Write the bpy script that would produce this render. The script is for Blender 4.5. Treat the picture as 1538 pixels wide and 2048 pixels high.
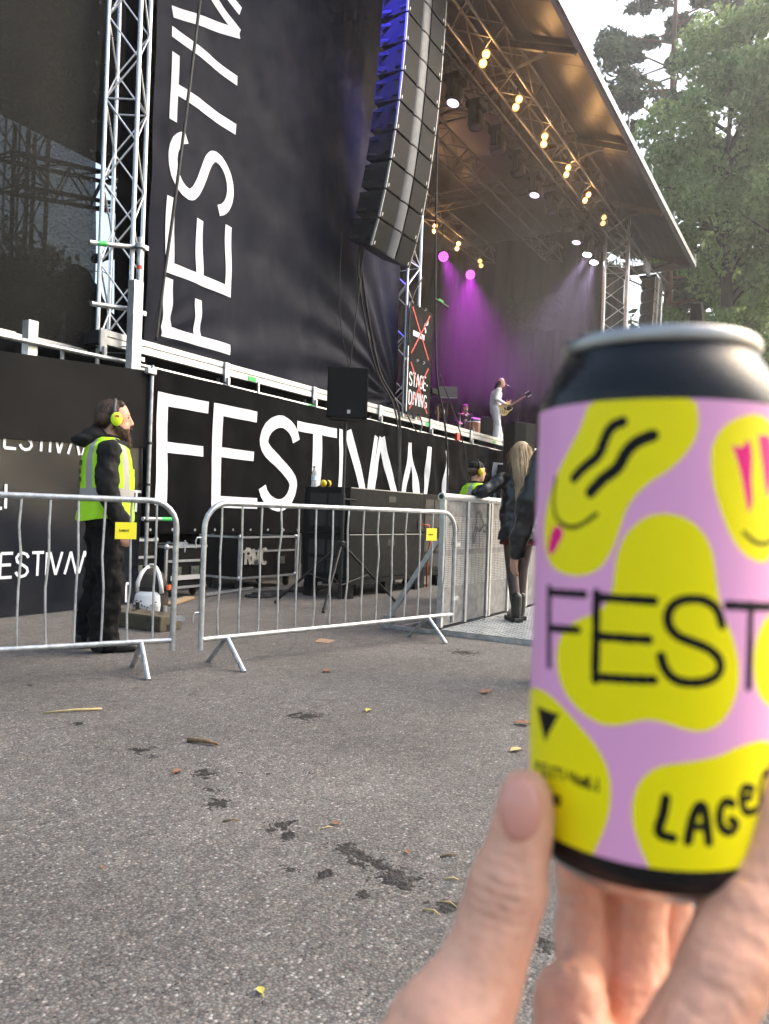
import bpy, bmesh, math, random
import numpy as np
from mathutils import Vector, Matrix, Euler, noise as mnoise

for o in list(bpy.data.objects):
    bpy.data.objects.remove(o, do_unlink=True)
scene = bpy.context.scene
COL = scene.collection
R = math.radians
random.seed(7)

# ------------------------------------------------------------------ camera
YAW, PITCH, ROLL, EYE, FPX = R(30.2), R(0.2), 0.034, 1.06, 1535.0
fwd = Vector((math.cos(YAW) * math.cos(PITCH), math.sin(YAW) * math.cos(PITCH), math.sin(PITCH)))
rgt0 = Vector((math.sin(YAW), -math.cos(YAW), 0.0))
up0 = rgt0.cross(fwd)
rgt = rgt0 * math.cos(ROLL) + up0 * math.sin(ROLL)
upv = up0 * math.cos(ROLL) - rgt0 * math.sin(ROLL)
cam = bpy.data.cameras.new('camera')
cam_o = bpy.data.objects.new('camera', cam)
COL.objects.link(cam_o)
cm = Matrix((rgt, upv, -fwd)).transposed().to_4x4()
cm.translation = (0, 0, EYE)
cam_o.matrix_world = cm
cam.sensor_fit = 'HORIZONTAL'
cam.sensor_width = 36.0
cam.lens = 36.0 * FPX / 1538.0
cam.clip_start = 0.02
cam.clip_end = 2000
cam.dof.use_dof = True
cam.dof.focus_distance = 9.0
cam.dof.aperture_fstop = cam.lens / 2.2          # a phone lens: 2.2 mm entrance pupil
scene.camera = cam_o

# ------------------------------------------------------------------ sky, sun, exposure
SUN_AZ, SUN_EL = R(-42), R(44)                   # world angle of the sun's direction, from +X
world = bpy.data.worlds.new('World')
scene.world = world
world.use_nodes = True
wn = world.node_tree.nodes
wl = world.node_tree.links
bg = wn['Background']
sky = wn.new('ShaderNodeTexSky')
sky.sky_type = 'NISHITA'
sky.sun_disc = False
sky.sun_elevation = SUN_EL
sky.sun_rotation = math.pi / 2 - SUN_AZ
sky.air_density = 1.5
sky.dust_density = 5.0
sky.ozone_density = 0.0
wl.new(sky.outputs[0], bg.inputs[0])
bg.inputs[1].default_value = 0.15
sun = bpy.data.lights.new('sun', 'SUN')
sun.energy = 0.6
sun.angle = R(60)
sun.color = (1.0, 0.99, 0.975)
sun_o = bpy.data.objects.new('sun', sun)
COL.objects.link(sun_o)
sd = Vector((math.cos(SUN_AZ) * math.cos(SUN_EL), math.sin(SUN_AZ) * math.cos(SUN_EL), math.sin(SUN_EL)))
sun_o.rotation_euler = sd.to_track_quat('Z', 'Y').to_euler()
sun_o.location = sd * 60
scene.view_settings.view_transform = 'Standard'
scene.view_settings.look = 'None'
scene.view_settings.gamma = 1.0
scene.view_settings.use_curve_mapping = False
scene.view_settings.exposure = 1.42
cy = scene.cycles
cy.use_denoising = True
cy.use_adaptive_sampling = True
cy.adaptive_threshold = 0.04
cy.max_bounces = 6
cy.diffuse_bounces = 3
cy.glossy_bounces = 3
cy.transparent_max_bounces = 24
cy.volume_bounces = 0
cy.volume_step_rate = 4.0
cy.sample_clamp_indirect = 6.0
cy.caustics_reflective = False
cy.caustics_refractive = False

# ------------------------------------------------------------------ materials
MATS = {}
def mat(name, col, rough=0.6, metal=0.0, var=0.0, vscale=6.0, bump=0.0, bscale=40.0, spec=0.5, stretch=None, **kw):
    if name in MATS:
        return MATS[name]
    m = bpy.data.materials.new(name)
    m.use_nodes = True
    nt = m.node_tree
    b = nt.nodes['Principled BSDF']
    c4 = (*col, 1.0)
    b.inputs['Base Color'].default_value = c4
    b.inputs['Roughness'].default_value = rough
    b.inputs['Metallic'].default_value = metal
    b.inputs['Specular IOR Level'].default_value = spec
    tc = nt.nodes.new('ShaderNodeTexCoord')
    src = tc.outputs['Object']
    if stretch:
        mp = nt.nodes.new('ShaderNodeMapping')
        mp.inputs['Scale'].default_value = stretch
        nt.links.new(src, mp.inputs['Vector'])
        src = mp.outputs[0]
    if var:
        n = nt.nodes.new('ShaderNodeTexNoise')
        n.inputs['Scale'].default_value = vscale
        n.inputs['Detail'].default_value = 5
        n.inputs['Roughness'].default_value = 0.62
        nt.links.new(src, n.inputs['Vector'])
        mr = nt.nodes.new('ShaderNodeMapRange')
        mr.inputs[1].default_value = 0.3
        mr.inputs[2].default_value = 0.7
        mr.inputs[3].default_value = 1 - var
        mr.inputs[4].default_value = 1 + var
        nt.links.new(n.outputs['Fac'], mr.inputs[0])
        mx = nt.nodes.new('ShaderNodeVectorMath')
        mx.operation = 'SCALE'
        mx.inputs[0].default_value = col
        nt.links.new(mr.outputs[0], mx.inputs['Scale'])
        nt.links.new(mx.outputs[0], b.inputs['Base Color'])
        mr2 = nt.nodes.new('ShaderNodeMapRange')
        mr2.inputs[1].default_value = 0.3
        mr2.inputs[2].default_value = 0.7
        mr2.inputs[3].default_value = min(1, rough * 1.15)
        mr2.inputs[4].default_value = rough * 0.85
        nt.links.new(n.outputs['Fac'], mr2.inputs[0])
        nt.links.new(mr2.outputs[0], b.inputs['Roughness'])
    if bump:
        n2 = nt.nodes.new('ShaderNodeTexNoise')
        n2.inputs['Scale'].default_value = bscale
        n2.inputs['Detail'].default_value = 3
        nt.links.new(src, n2.inputs['Vector'])
        bp = nt.nodes.new('ShaderNodeBump')
        bp.inputs['Strength'].default_value = bump
        bp.inputs['Distance'].default_value = 0.01
        nt.links.new(n2.outputs['Fac'], bp.inputs['Height'])
        nt.links.new(bp.outputs[0], b.inputs['Normal'])
    for k, v in kw.items():
        b.inputs[k].default_value = v
    MATS[name] = m
    return m

def emis(name, col, strength):
    if name in MATS:
        return MATS[name]
    m = bpy.data.materials.new(name)
    m.use_nodes = True
    b = m.node_tree.nodes['Principled BSDF']
    b.inputs['Base Color'].default_value = (*[min(1, c) for c in col], 1)
    b.inputs['Emission Color'].default_value = (*col, 1)
    b.inputs['Emission Strength'].default_value = strength
    m.cycles.emission_sampling = 'NONE'          # the lamps next to these lenses carry the light
    MATS[name] = m
    return m

def mesh_fabric(name, col, clear):
    """open-weave cloth: threads of the given colour, the share `clear` of it is holes"""
    m = bpy.data.materials.new(name)
    m.use_nodes = True
    nt = m.node_tree
    b = nt.nodes['Principled BSDF']
    b.inputs['Base Color'].default_value = (*col, 1)
    b.inputs['Roughness'].default_value = 0.85
    b.inputs['Specular IOR Level'].default_value = 0.2
    tr = nt.nodes.new('ShaderNodeBsdfTransparent')
    mx = nt.nodes.new('ShaderNodeMixShader')
    tc = nt.nodes.new('ShaderNodeTexCoord')
    mp = nt.nodes.new('ShaderNodeMapping')
    mp.inputs['Scale'].default_value = (30, 30, 70)
    n = nt.nodes.new('ShaderNodeTexNoise')
    n.inputs['Scale'].default_value = 1.0
    n.inputs['Detail'].default_value = 4
    nt.links.new(tc.outputs['Object'], mp.inputs[0])
    nt.links.new(mp.outputs[0], n.inputs['Vector'])
    mr = nt.nodes.new('ShaderNodeMapRange')
    mr.inputs[1].default_value = 0.3
    mr.inputs[2].default_value = 0.7
    mr.inputs[3].default_value = clear * 0.55
    mr.inputs[4].default_value = clear * 1.45
    nt.links.new(n.outputs['Fac'], mr.inputs[0])
    nt.links.new(mr.outputs[0], mx.inputs[0])
    nt.links.new(b.outputs[0], mx.inputs[1])
    nt.links.new(tr.outputs[0], mx.inputs[2])
    nt.links.new(mx.outputs[0], nt.nodes['Material Output'].inputs[0])
    return m

M_STEEL = mat('galvanised_steel', (0.46, 0.48, 0.50), 0.40, 0.8, var=0.34, vscale=16, bump=0.08)
M_ALU = mat('aluminium', (0.70, 0.71, 0.73), 0.30, 0.9, var=0.10, vscale=25)
M_ALUDULL = mat('dull_aluminium', (0.50, 0.52, 0.54), 0.45, 0.75, var=0.2, vscale=14, bump=0.04)
M_BLACKCLOTH = mat('black_cloth', (0.0050, 0.0050, 0.0060), 0.85, var=0.25, vscale=4, bump=0.06, bscale=300, spec=0.04)
M_SCRIM = mat('charcoal_scrim', (0.009, 0.0112, 0.021), 0.65, var=0.15, vscale=2.5, bump=0.05, bscale=260, spec=0.08)
M_WHITEPRINT = mat('white_print', (0.66, 0.69, 0.76), 0.65, var=0.05, vscale=5)
M_BLACKMETAL = mat('black_metal', (0.012, 0.012, 0.013), 0.45, 0.2, var=0.2, vscale=20)
M_BLACKPAINT = mat('black_textured_paint', (0.007, 0.008, 0.009), 0.55, var=0.25, vscale=12, bump=0.12, bscale=220, spec=0.10)
M_DARKGRILLE = mat('dark_grille', (0.006, 0.0068, 0.008), 0.6, 0.0, var=0.2, vscale=30, bump=0.2, bscale=420, spec=0.12)
M_GREYPANEL = mat('grey_cabinet_paint', (0.065, 0.078, 0.10), 0.45, var=0.12, vscale=8)
M_RUBBER = mat('black_rubber', (0.010, 0.010, 0.011), 0.6, var=0.2, vscale=8)
M_TREAD = mat('worn_tread_plate', (0.42, 0.44, 0.45), 0.42, 0.6, var=0.28, vscale=9, bump=0.05)
M_RED = mat('red_print', (0.62, 0.05, 0.04), 0.6, var=0.1)
M_YELLOWSIGN = mat('yellow_plastic', (0.80, 0.72, 0.02), 0.45, var=0.06)
M_GREENTAPE = mat('green_tape', (0.03, 0.50, 0.10), 0.5)
M_REDTAPE = mat('red_tape', (0.65, 0.06, 0.03), 0.5)
M_WOOD = mat('pale_wood', (0.36, 0.26, 0.15), 0.7, var=0.25, vscale=10, stretch=(1, 8, 8))
M_SKIN = mat('skin', (0.60, 0.32, 0.22), 0.48, var=0.10, vscale=25, bump=0.08, bscale=160)
M_SKIN.node_tree.nodes['Principled BSDF'].inputs['Subsurface Weight'].default_value = 0.0
M_HAIRBROWN = mat('brown_hair', (0.055, 0.030, 0.018), 0.55, var=0.5, vscale=30, bump=0.5, bscale=90, stretch=(1, 1, .25))
M_BEARD = mat('beard', (0.10, 0.055, 0.030), 0.6, var=0.5, vscale=40, bump=0.6, bscale=120, stretch=(1, 1, .3))
M_BLONDE = mat('blonde_hair', (0.46, 0.33, 0.19), 0.42, var=0.42, vscale=34, bump=0.6, bscale=60, stretch=(1, 1, .1))
M_JACKET = mat('black_softshell', (0.005, 0.005, 0.006), 0.8, var=0.3, vscale=7, bump=0.3, bscale=14, spec=0.3)
M_TROUSER = mat('black_cotton', (0.0045, 0.0045, 0.005), 0.9, var=0.3, vscale=9, bump=0.4, bscale=12, spec=0.2)
M_LEATHER = mat('black_leather', (0.010, 0.011, 0.013), 0.32, var=0.3, vscale=9, bump=0.35, bscale=18)
M_HIVIS = mat('hi_vis_yellow', (0.40, 0.78, 0.012), 0.75, var=0.08, vscale=8, bump=0.2, bscale=16)
M_HIVISCUP = mat('hi_vis_cup', (0.72, 0.95, 0.02), 0.4)
M_REFLECT = mat('reflective_tape', (0.36, 0.35, 0.34), 0.5, var=0.1)
M_BOOT = mat('boot_black', (0.010, 0.010, 0.010), 0.4, bump=0.1)

# ------------------------------------------------------------------ helpers
def tag(o, label=None, cat=None, group=None, kind=None):
    if label: o['label'] = label
    if cat: o['category'] = cat
    if group: o['group'] = group
    if kind: o['kind'] = kind
    return o

def thing(name, loc, label, cat, group=None, rz=0.0):
    o = bpy.data.objects.new(name, None)
    o.empty_display_size = 0.1
    COL.objects.link(o)
    o.location = loc
    o.rotation_euler = (0, 0, rz)
    o['_inv'] = 1
    return tag(o, label, cat, group)

def root_matrix(o):
    m = Matrix.Translation(o.location) @ Matrix.Rotation(o.rotation_euler[2], 4, 'Z')
    if o.parent is not None:
        m = root_matrix(o.parent) @ m
    return m

def link(name, me, parent=None, world_space=True):
    o = bpy.data.objects.new(name, me)
    COL.objects.link(o)
    if parent is not None:
        o.parent = parent
        if world_space:                     # mesh drawn in world metres: cancel the parent's placement
            o.matrix_parent_inverse = root_matrix(parent).inverted()
    return o

class MB:
    def __init__(s):
        s.v = []; s.f = []; s.m = []
    def add(s, vs, fs, mi=0):
        k = len(s.v)
        s.v += [tuple(p) for p in vs]
        s.f += [tuple(i + k for i in f) for f in fs]
        s.m += [mi] * len(fs)
        return s
    def box(s, c, size, rot=None, mi=0, taper=None):
        hx, hy, hz = [a / 2 for a in size]
        P = []
        for z in (-1, 1):
            t = 1 if (taper is None or z < 0) else taper
            for x, y in ((-1, -1), (1, -1), (1, 1), (-1, 1)):
                p = Vector((x * hx * t, y * hy * t, z * hz))
                if rot is not None: p = rot @ p
                P.append(p + Vector(c))
        return s.add(P, [(3, 2, 1, 0), (4, 5, 6, 7), (0, 1, 5, 4), (1, 2, 6, 5), (2, 3, 7, 6), (3, 0, 4, 7)], mi)
    def bbox(s, x0, x1, y0, y1, z0, z1, mi=0):
        return s.box(((x0 + x1) / 2, (y0 + y1) / 2, (z0 + z1) / 2), (x1 - x0, y1 - y0, z1 - z0), None, mi)
    def beam(s, p, q, w, h, mi=0, up=(0, 0, 1)):
        p, q = Vector(p), Vector(q)
        d = q - p
        x = d.normalized()
        u = Vector(up)
        y = u.cross(x)
        if y.length < 1e-4: y = Vector((0, 1, 0)).cross(x)
        y.normalize()
        z = x.cross(y)
        rot = Matrix((x, y, z)).transposed()
        return s.box((p + q) / 2, (d.length, w, h), rot, mi)
    def tube(s, pts, r, n=10, mi=0, caps=True):
        pts = [Vector(p) for p in pts]
        rs = r if isinstance(r, (list, tuple)) else [r] * len(pts)
        rings = []
        t0 = (pts[1] - pts[0]).normalized()
        a = Vector((0, 0, 1)) if abs(t0.z) < .9 else Vector((1, 0, 0))
        nrm = t0.cross(a).normalized()
        k = len(s.v)
        for i, p in enumerate(pts):
            if i == 0: t = t0
            elif i == len(pts) - 1: t = (pts[-1] - pts[-2]).normalized()
            else: t = ((pts[i] - pts[i - 1]).normalized() + (pts[i + 1] - pts[i]).normalized()).normalized()
            nrm = (nrm - t * nrm.dot(t)).normalized()
            b = t.cross(nrm)
            for j in range(n):
                an = 2 * math.pi * j / n
                s.v.append(tuple(p + (nrm * math.cos(an) + b * math.sin(an)) * rs[i]))
        for i in range(len(pts) - 1):
            for j in range(n):
                j2 = (j + 1) % n
                s.f.append((k + i * n + j, k + i * n + j2, k + (i + 1) * n + j2, k + (i + 1) * n + j)); s.m.append(mi)
        if caps:
            s.f.append(tuple(k + j for j in reversed(range(n)))); s.m.append(mi)
            e = k + (len(pts) - 1) * n
            s.f.append(tuple(e + j for j in range(n))); s.m.append(mi)
        return s
    def lathe(s, prof, c=(0, 0, 0), n=24, mi=0, rot=None, close=False):
        k = len(s.v)
        for (r, z) in prof:
            for j in range(n):
                a = 2 * math.pi * j / n
                p = Vector((r * math.cos(a), r * math.sin(a), z))
                if rot is not None: p = rot @ p
                s.v.append(tuple(p + Vector(c)))
        for i in range(len(prof) - 1):
            for j in range(n):
                j2 = (j + 1) % n
                s.f.append((k + i * n + j, k + i * n + j2, k + (i + 1) * n + j2, k + (i + 1) * n + j)); s.m.append(mi)
        if prof[0][0] > 1e-6:
            s.f.append(tuple(k + j for j in reversed(range(n)))); s.m.append(mi)
        if prof[-1][0] > 1e-6:
            e = k + (len(prof) - 1) * n
            s.f.append(tuple(e + j for j in range(n))); s.m.append(mi)
        return s
    def ell(s, c, rad, rot=None, nu=16, nv=10, mi=0):
        k = len(s.v)
        for i in range(nv + 1):
            th = math.pi * i / nv
            th = min(max(th, 0.02), math.pi - 0.02)
            for j in range(nu):
                a = 2 * math.pi * j / nu
                p = Vector((rad[0] * math.sin(th) * math.cos(a), rad[1] * math.sin(th) * math.sin(a), -rad[2] * math.cos(th)))
                if rot is not None: p = rot @ p
                s.v.append(tuple(p + Vector(c)))
        for i in range(nv):
            for j in range(nu):
                j2 = (j + 1) % nu
                s.f.append((k + i * nu + j, k + i * nu + j2, k + (i + 1) * nu + j2, k + (i + 1) * nu + j)); s.m.append(mi)
        s.f.append(tuple(k + j for j in reversed(range(nu)))); s.m.append(mi)
        s.f.append(tuple(k + nv * nu + j for j in range(nu))); s.m.append(mi)
        return s
    def prism(s, poly, z0, z1, M=None, mi=0):
        """outline in the xy plane pushed from z0 to z1, then moved by M"""
        n = len(poly)
        vs = [Vector((x, y, z0)) for x, y in poly] + [Vector((x, y, z1)) for x, y in poly]
        if M is not None: vs = [M @ v for v in vs]
        fs = [tuple(reversed(range(n))), tuple(range(n, 2 * n))]
        fs += [(i, (i + 1) % n, n + (i + 1) % n, n + i) for i in range(n)]
        return s.add(vs, fs, mi)
    def capsule(s, p, q, r0, r1, n=12):
        p, q = Vector(p), Vector(q)
        d = q - p
        if d.length < 1e-6:
            return s.ell(p, (r0, r0, r0), None, n, 8)
        s.tube([p, q], [r0, r1], n)
        s.ell(p, (r0, r0, r0), None, n, 8)
        s.ell(q, (r1, r1, r1), None, n, 8)
        return s
    def mesh(s, name, mats, smooth=False, bevel=0.0):
        me = bpy.data.meshes.new(name)
        me.from_pydata(s.v, [], s.f)
        for m in (mats if isinstance(mats, (list, tuple)) else [mats]):
            me.materials.append(m)
        if any(s.m):
            me.polygons.foreach_set('material_index', s.m)
        if bevel:
            bm = bmesh.new(); bm.from_mesh(me)
            bmesh.ops.bevel(bm, geom=bm.edges[:], offset=bevel, segments=2, profile=0.6, affect='EDGES')
            bm.to_mesh(me); bm.free()
        if smooth:
            me.polygons.foreach_set('use_smooth', [True] * len(me.polygons))
            if smooth == 'auto':
                me.set_sharp_from_angle(angle=R(40))
        me.update()
        return me
    def build(s, name, mats, parent=None, smooth=False, bevel=0.0, world_space=True):
        return link(name, s.mesh(name, mats, smooth, bevel), parent, world_space)

def one(name, mb, mats, label, cat, group=None, smooth=False, bevel=0.0):
    return tag(mb.build(name, mats, None, smooth, bevel), label, cat, group)

def copy_tree(o, parent=None):
    c = o.copy(); COL.objects.link(c)
    if parent is not None: c.parent = parent
    for ch in list(o.children): copy_tree(ch, c)
    return c

def blob(name, elems, voxel, material, parent=None, smooth=5, fac=0.6, disp=0.0, dscale=3.0, world_space=False):
    """union of tapered limbs and lofts, grown into one closed skin"""
    mb = MB()
    for e in elems:
        if e[0] == 'c':                    # chain of tapered limbs: (x, y, z, r) ...
            for a, b in zip(e[1][:-1], e[1][1:]):
                mb.capsule(a[:3], b[:3], a[3], b[3])
        elif e[0] == 'e':                  # ellipsoid
            mb.ell(e[1], e[2], e[3] if len(e) > 3 else None, 20, 14)
        elif e[0] == 'l':                  # loft of horizontal ellipses: (x, y, z, rx, ry)
            k = len(mb.v); n = 24
            L = e[1]
            for (x, y, z, rx, ry) in L:
                for j in range(n):
                    a = 2 * math.pi * j / n
                    mb.v.append((x + rx * math.cos(a), y + ry * math.sin(a), z))
            for i in range(len(L) - 1):
                for j in range(n):
                    j2 = (j + 1) % n
                    mb.f.append((k + i * n + j, k + i * n + j2, k + (i + 1) * n + j2, k + (i + 1) * n + j)); mb.m.append(0)
            mb.f.append(tuple(k + j for j in reversed(range(n)))); mb.m.append(0)
            q = k + (len(L) - 1) * n
            mb.f.append(tuple(q + j for j in range(n))); mb.m.append(0)
    me = mb.mesh('tmp', material)
    t = bpy.data.objects.new('tmp', me)
    COL.objects.link(t)
    rm = t.modifiers.new('r', 'REMESH'); rm.mode = 'VOXEL'; rm.voxel_size = voxel; rm.use_smooth_shade = True
    if smooth:
        sm = t.modifiers.new('s', 'SMOOTH'); sm.iterations = smooth; sm.factor = fac
    dg = bpy.context.evaluated_depsgraph_get()
    out = bpy.data.meshes.new_from_object(t.evaluated_get(dg))
    bpy.data.objects.remove(t, do_unlink=True)
    bpy.data.meshes.remove(me)
    out.name = name
    out.materials.clear(); out.materials.append(material)
    if disp:
        n = len(out.vertices)
        no = np.empty(n * 3, 'f'); out.vertex_normals.foreach_get('vector', no); no = no.reshape(-1, 3)
        co = np.empty(n * 3, 'f'); out.vertices.foreach_get('co', co); co = co.reshape(-1, 3)
        d = np.array([mnoise.fractal(Vector(c * dscale), 1.0, 2.0, 3) for c in co.astype(float)])
        co += no * (d * disp)[:, None]
        out.vertices.foreach_set('co', co.ravel())
    out.polygons.foreach_set('use_smooth', [True] * len(out.polygons))
    out.update()
    return link(name, out, parent, world_space)

def fuzz(src, n, length, width, pull, m, parent, name, seed=1, jitter=.35, keep=None):
    """short tapering strands standing on a grown skin"""
    rnd = random.Random(seed)
    vs = src.data.vertices
    mb = MB()
    pull = Vector(pull)
    made = 0
    for _ in range(n * 4):
        v = vs[rnd.randrange(len(vs))]
        if keep and not keep(v.co): continue
        nr = Vector(v.normal)
        d = (nr * .5 + pull + Vector((rnd.gauss(0, jitter), rnd.gauss(0, jitter), rnd.gauss(0, jitter)))).normalized()
        L = length * rnd.uniform(.6, 1.3)
        p = v.co - nr * width
        a = d.cross(Vector((rnd.uniform(-1, 1), rnd.uniform(-1, 1), rnd.uniform(-1, 1)))).normalized() * width
        b_ = d.cross(a).normalized() * width
        mid = p + d * L * .55 + nr * L * .1
        k = len(mb.v)
        mb.v += [tuple(p + a), tuple(p - a * .5 + b_), tuple(p - a * .5 - b_), tuple(mid + a * .7), tuple(mid - a * .35 + b_ * .7), tuple(mid - a * .35 - b_ * .7), tuple(p + d * L + pull * L * .3)]
        mb.f += [(k, k + 1, k + 4, k + 3), (k + 1, k + 2, k + 5, k + 4), (k + 2, k, k + 3, k + 5), (k + 3, k + 4, k + 6), (k + 4, k + 5, k + 6), (k + 5, k + 3, k + 6)]
        mb.m += [0] * 6
        made += 1
        if made >= n: break
    o = mb.build(name, m, parent, smooth=True, world_space=False)
    return tag(o, kind='stuff')

# ---- stroke lettering -------------------------------------------------
def s_curve(w, n=10):
    P = [(w / 2 + w / 2 * math.cos(R(a)), .74 + .26 * math.sin(R(a))) for a in np.linspace(12, 180, n)]
    for t in np.linspace(.1, .9, 7):
        u = 1 - t
        P.append((3 * u * t * t * w + t ** 3 * w, u ** 3 * .74 + 3 * u * u * t * .55 + 3 * u * t * t * .45 + t ** 3 * .26))
    P += [(w / 2 + w / 2 * math.cos(R(a)), .26 + .26 * math.sin(R(a))) for a in np.linspace(0, -168, n)]
    return P
def arc(cx, cy, rx, ry, a0, a1, n=9):
    return [(cx + rx * math.cos(R(a)), cy + ry * math.sin(R(a))) for a in np.linspace(a0, a1, n)]
GLYPH = {
    'F': (.55, [[(0, 0), (0, 1)], [(0, 1), (.55, 1)], [(0, .52), (.48, .52)]]),
    'E': (.58, [[(0, 0), (0, 1)], [(0, 1), (.58, 1)], [(0, .52), (.52, .52)], [(0, 0), (.58, 0)]]),
    'S': (.62, [s_curve(.62)]),
    'T': (.62, [[(0, 1), (.62, 1)], [(.31, 1), (.31, 0)]]),
    'I': (.0, [[(0, 0), (0, 1)]]),
    'V': (.66, [[(0, 1), (.33, 0)], [(.33, 0), (.66, 1)]]),
    'A': (.66, [[(0, 0), (.33, 1)], [(.33, 1), (.66, 0)]]),
    'L': (.5, [[(0, 1), (0, 0)], [(0, 0), (.5, 0)]]),
    'D': (.6, [[(0, 0), (0, 1)], [(0, 1), (.25, 1)] + arc(.25, .5, .35, .5, 88, -88) + [(.25, 0), (0, 0)]]),
    'G': (.66, [arc(.33, .5, .33, .5, 40, 330, 16), [(.66, .1), (.66, .42)], [(.66, .42), (.38, .42)]]),
    'N': (.56, [[(0, 0), (0, 1)], [(0, 1), (.56, 0)], [(.56, 0), (.56, 1)]]),
    'R': (.55, [[(0, 0), (0, 1)], [(0, 1), (.28, 1)] + arc(.28, .75, .27, .25, 88, -88) + [(.28, .5), (0, .5)], [(.28, .5), (.55, 0)]]),
    'M': (.74, [[(0, 0), (0, 1)], [(0, 1), (.37, .15)], [(.37, .15), (.74, 1)], [(.74, 1), (.74, 0)]]),
    'C': (.62, [arc(.33, .5, .33, .5, 45, 315, 16)]),
    '-': (.3, [[(0, .42), (.3, .42)]]),
}
def strip2d(pts, w, step):
    pts = [Vector((p[0], p[1])) for p in pts]
    L = [0.0]
    for a, b in zip(pts[:-1], pts[1:]): L.append(L[-1] + (b - a).length)
    n = max(1, int(round(L[-1] / step)))
    res = []
    for i in range(n + 1):
        d = L[-1] * i / n
        k = 0
        while k < len(pts) - 2 and L[k + 1] < d - 1e-9: k += 1
        t = (d - L[k]) / max(1e-9, L[k + 1] - L[k])
        res.append(pts[k].lerp(pts[k + 1], min(1, max(0, t))))
    na = max(1, int(round(w / step)))
    V, F = [], []
    for i, p in enumerate(res):
        a = res[max(0, i - 1)]; b = res[min(n, i + 1)]
        t = (b - a).normalized() if (b - a).length > 1e-9 else Vector((1, 0))
        nr = Vector((-t.y, t.x))
        for j in range(na + 1):
            V.append(p + nr * w * (j / na - .5))
    for i in range(n):
        for j in range(na):
            a = i * (na + 1) + j
            F.append((a, a + na + 1, a + na + 2, a + 1))
    return V, F
def stroke_on(mb, pts, w, step, surf, lift, mi=0):
    V, F = strip2d(pts, w, step)
    mb.add([surf(v.x, v.y, lift) for v in V], F, mi)
def text_on(mb, text, u, v, h, w, surf, step=.05, lift=.004, gap=.26, xs=1.0, mi=0, rotate=False):
    k = 0
    for ch in text:
        if ch == ' ':
            u += h * .4; continue
        gw, sts = GLYPH[ch]
        for st in sts:
            pts = [(u + x * h * xs, v + y * h) for x, y in st]
            stroke_on(mb, pts, w, step, surf, lift + (k % 5) * .0006, mi); k += 1
        u += gw * h * xs + gap * h * xs
    return u
LABEL_POLYS = [('Y',[(-17.6,130.4),(-19.4,123.4),(-25.3,115.1),(-30.9,107.8),(-34.6,99.4),(-35.1,92.4),(-31.1,85.9),(-24.1,83.5),(-17.8,83.6),(-12.8,85.7),(-9.5,91.0),(-7.6,97.4),(-6.1,102.5),(-2.2,107.6),(3.6,111.4),(7.5,115.8),(9.9,120.2),(10.0,124.5),(9.1,130.1)]),('Y',[(-9.2,80.9),(-8.9,88.5),(-6.9,94.9),(-2.5,99.6),(2.7,101.0),(8.0,99.8),(12.4,96.2),(14.9,90.8),(16.0,83.5),(17.2,77.9),(20.7,71.2),(23.4,63.6),(22.9,56.2),(19.4,50.2),(14.7,47.3),(9.7,47.4),(4.3,49.1),(-0.4,49.5),(-6.3,46.9),(-11.4,46.2),(-18.0,48.7),(-24.3,53.9),(-26.7,61.6),(-24.0,68.7),(-18.1,72.7),(-11.7,75.3)]),('Y',[(13.0,115.4),(14.2,120.1),(17.8,124.0),(23.7,126.3),(29.6,126.2),(34.8,123.1),(37.6,110.4),(37.1,94.9),(33.8,89.0),(27.5,89.3),(22.5,91.6),(18.8,96.1),(16.1,102.0),(13.8,108.7)]),('Y',[(-47.5,48.5),(-32.5,51.1),(-25.1,49.5),(-18.6,45.9),(-11.9,40.7),(-8.4,34.8),(-7.7,28.0),(-9.0,20.7),(-11.9,13.5),(-12.8,10.0),(-30.7,4.3),(-43.6,30.7)]),('Y',[(-2.9,24.0),(-2.7,30.2),(-0.5,35.3),(3.5,38.6),(10.6,39.9),(18.3,41.4),(24.2,43.7),(34.8,44.1),(47.4,38.4),(47.4,3.6),(3.2,10.2),(-0.5,17.0)]),('Y',[(28.0,63.4),(28.8,70.3),(32.6,75.1),(41.5,77.1),(47.5,49.1),(34.1,52.7),(29.5,57.0)]),('M',[(-29.2,97.3),(-24.3,95.5),(-26.6,91.7),(-28.7,89.1),(-31.0,88.4),(-32.3,90.3)]),('M',[(18.7,117.8),(19.7,118.2),(20.9,117.5),(22.4,118.3),(23.8,120.2),(25.2,117.3),(25.1,109.8),(26.0,104.8),(24.9,101.0),(23.6,104.1),(21.7,111.5),(19.8,116.0)]),('M',[(26.8,121.7),(28.6,121.0),(30.5,121.7),(33.6,120.4),(34.2,111.5),(32.7,105.1),(30.9,106.9),(28.9,115.0)]),('K',[(-35.8,45.5),(-24.1,46.2),(-30.1,37.0)])]
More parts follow.
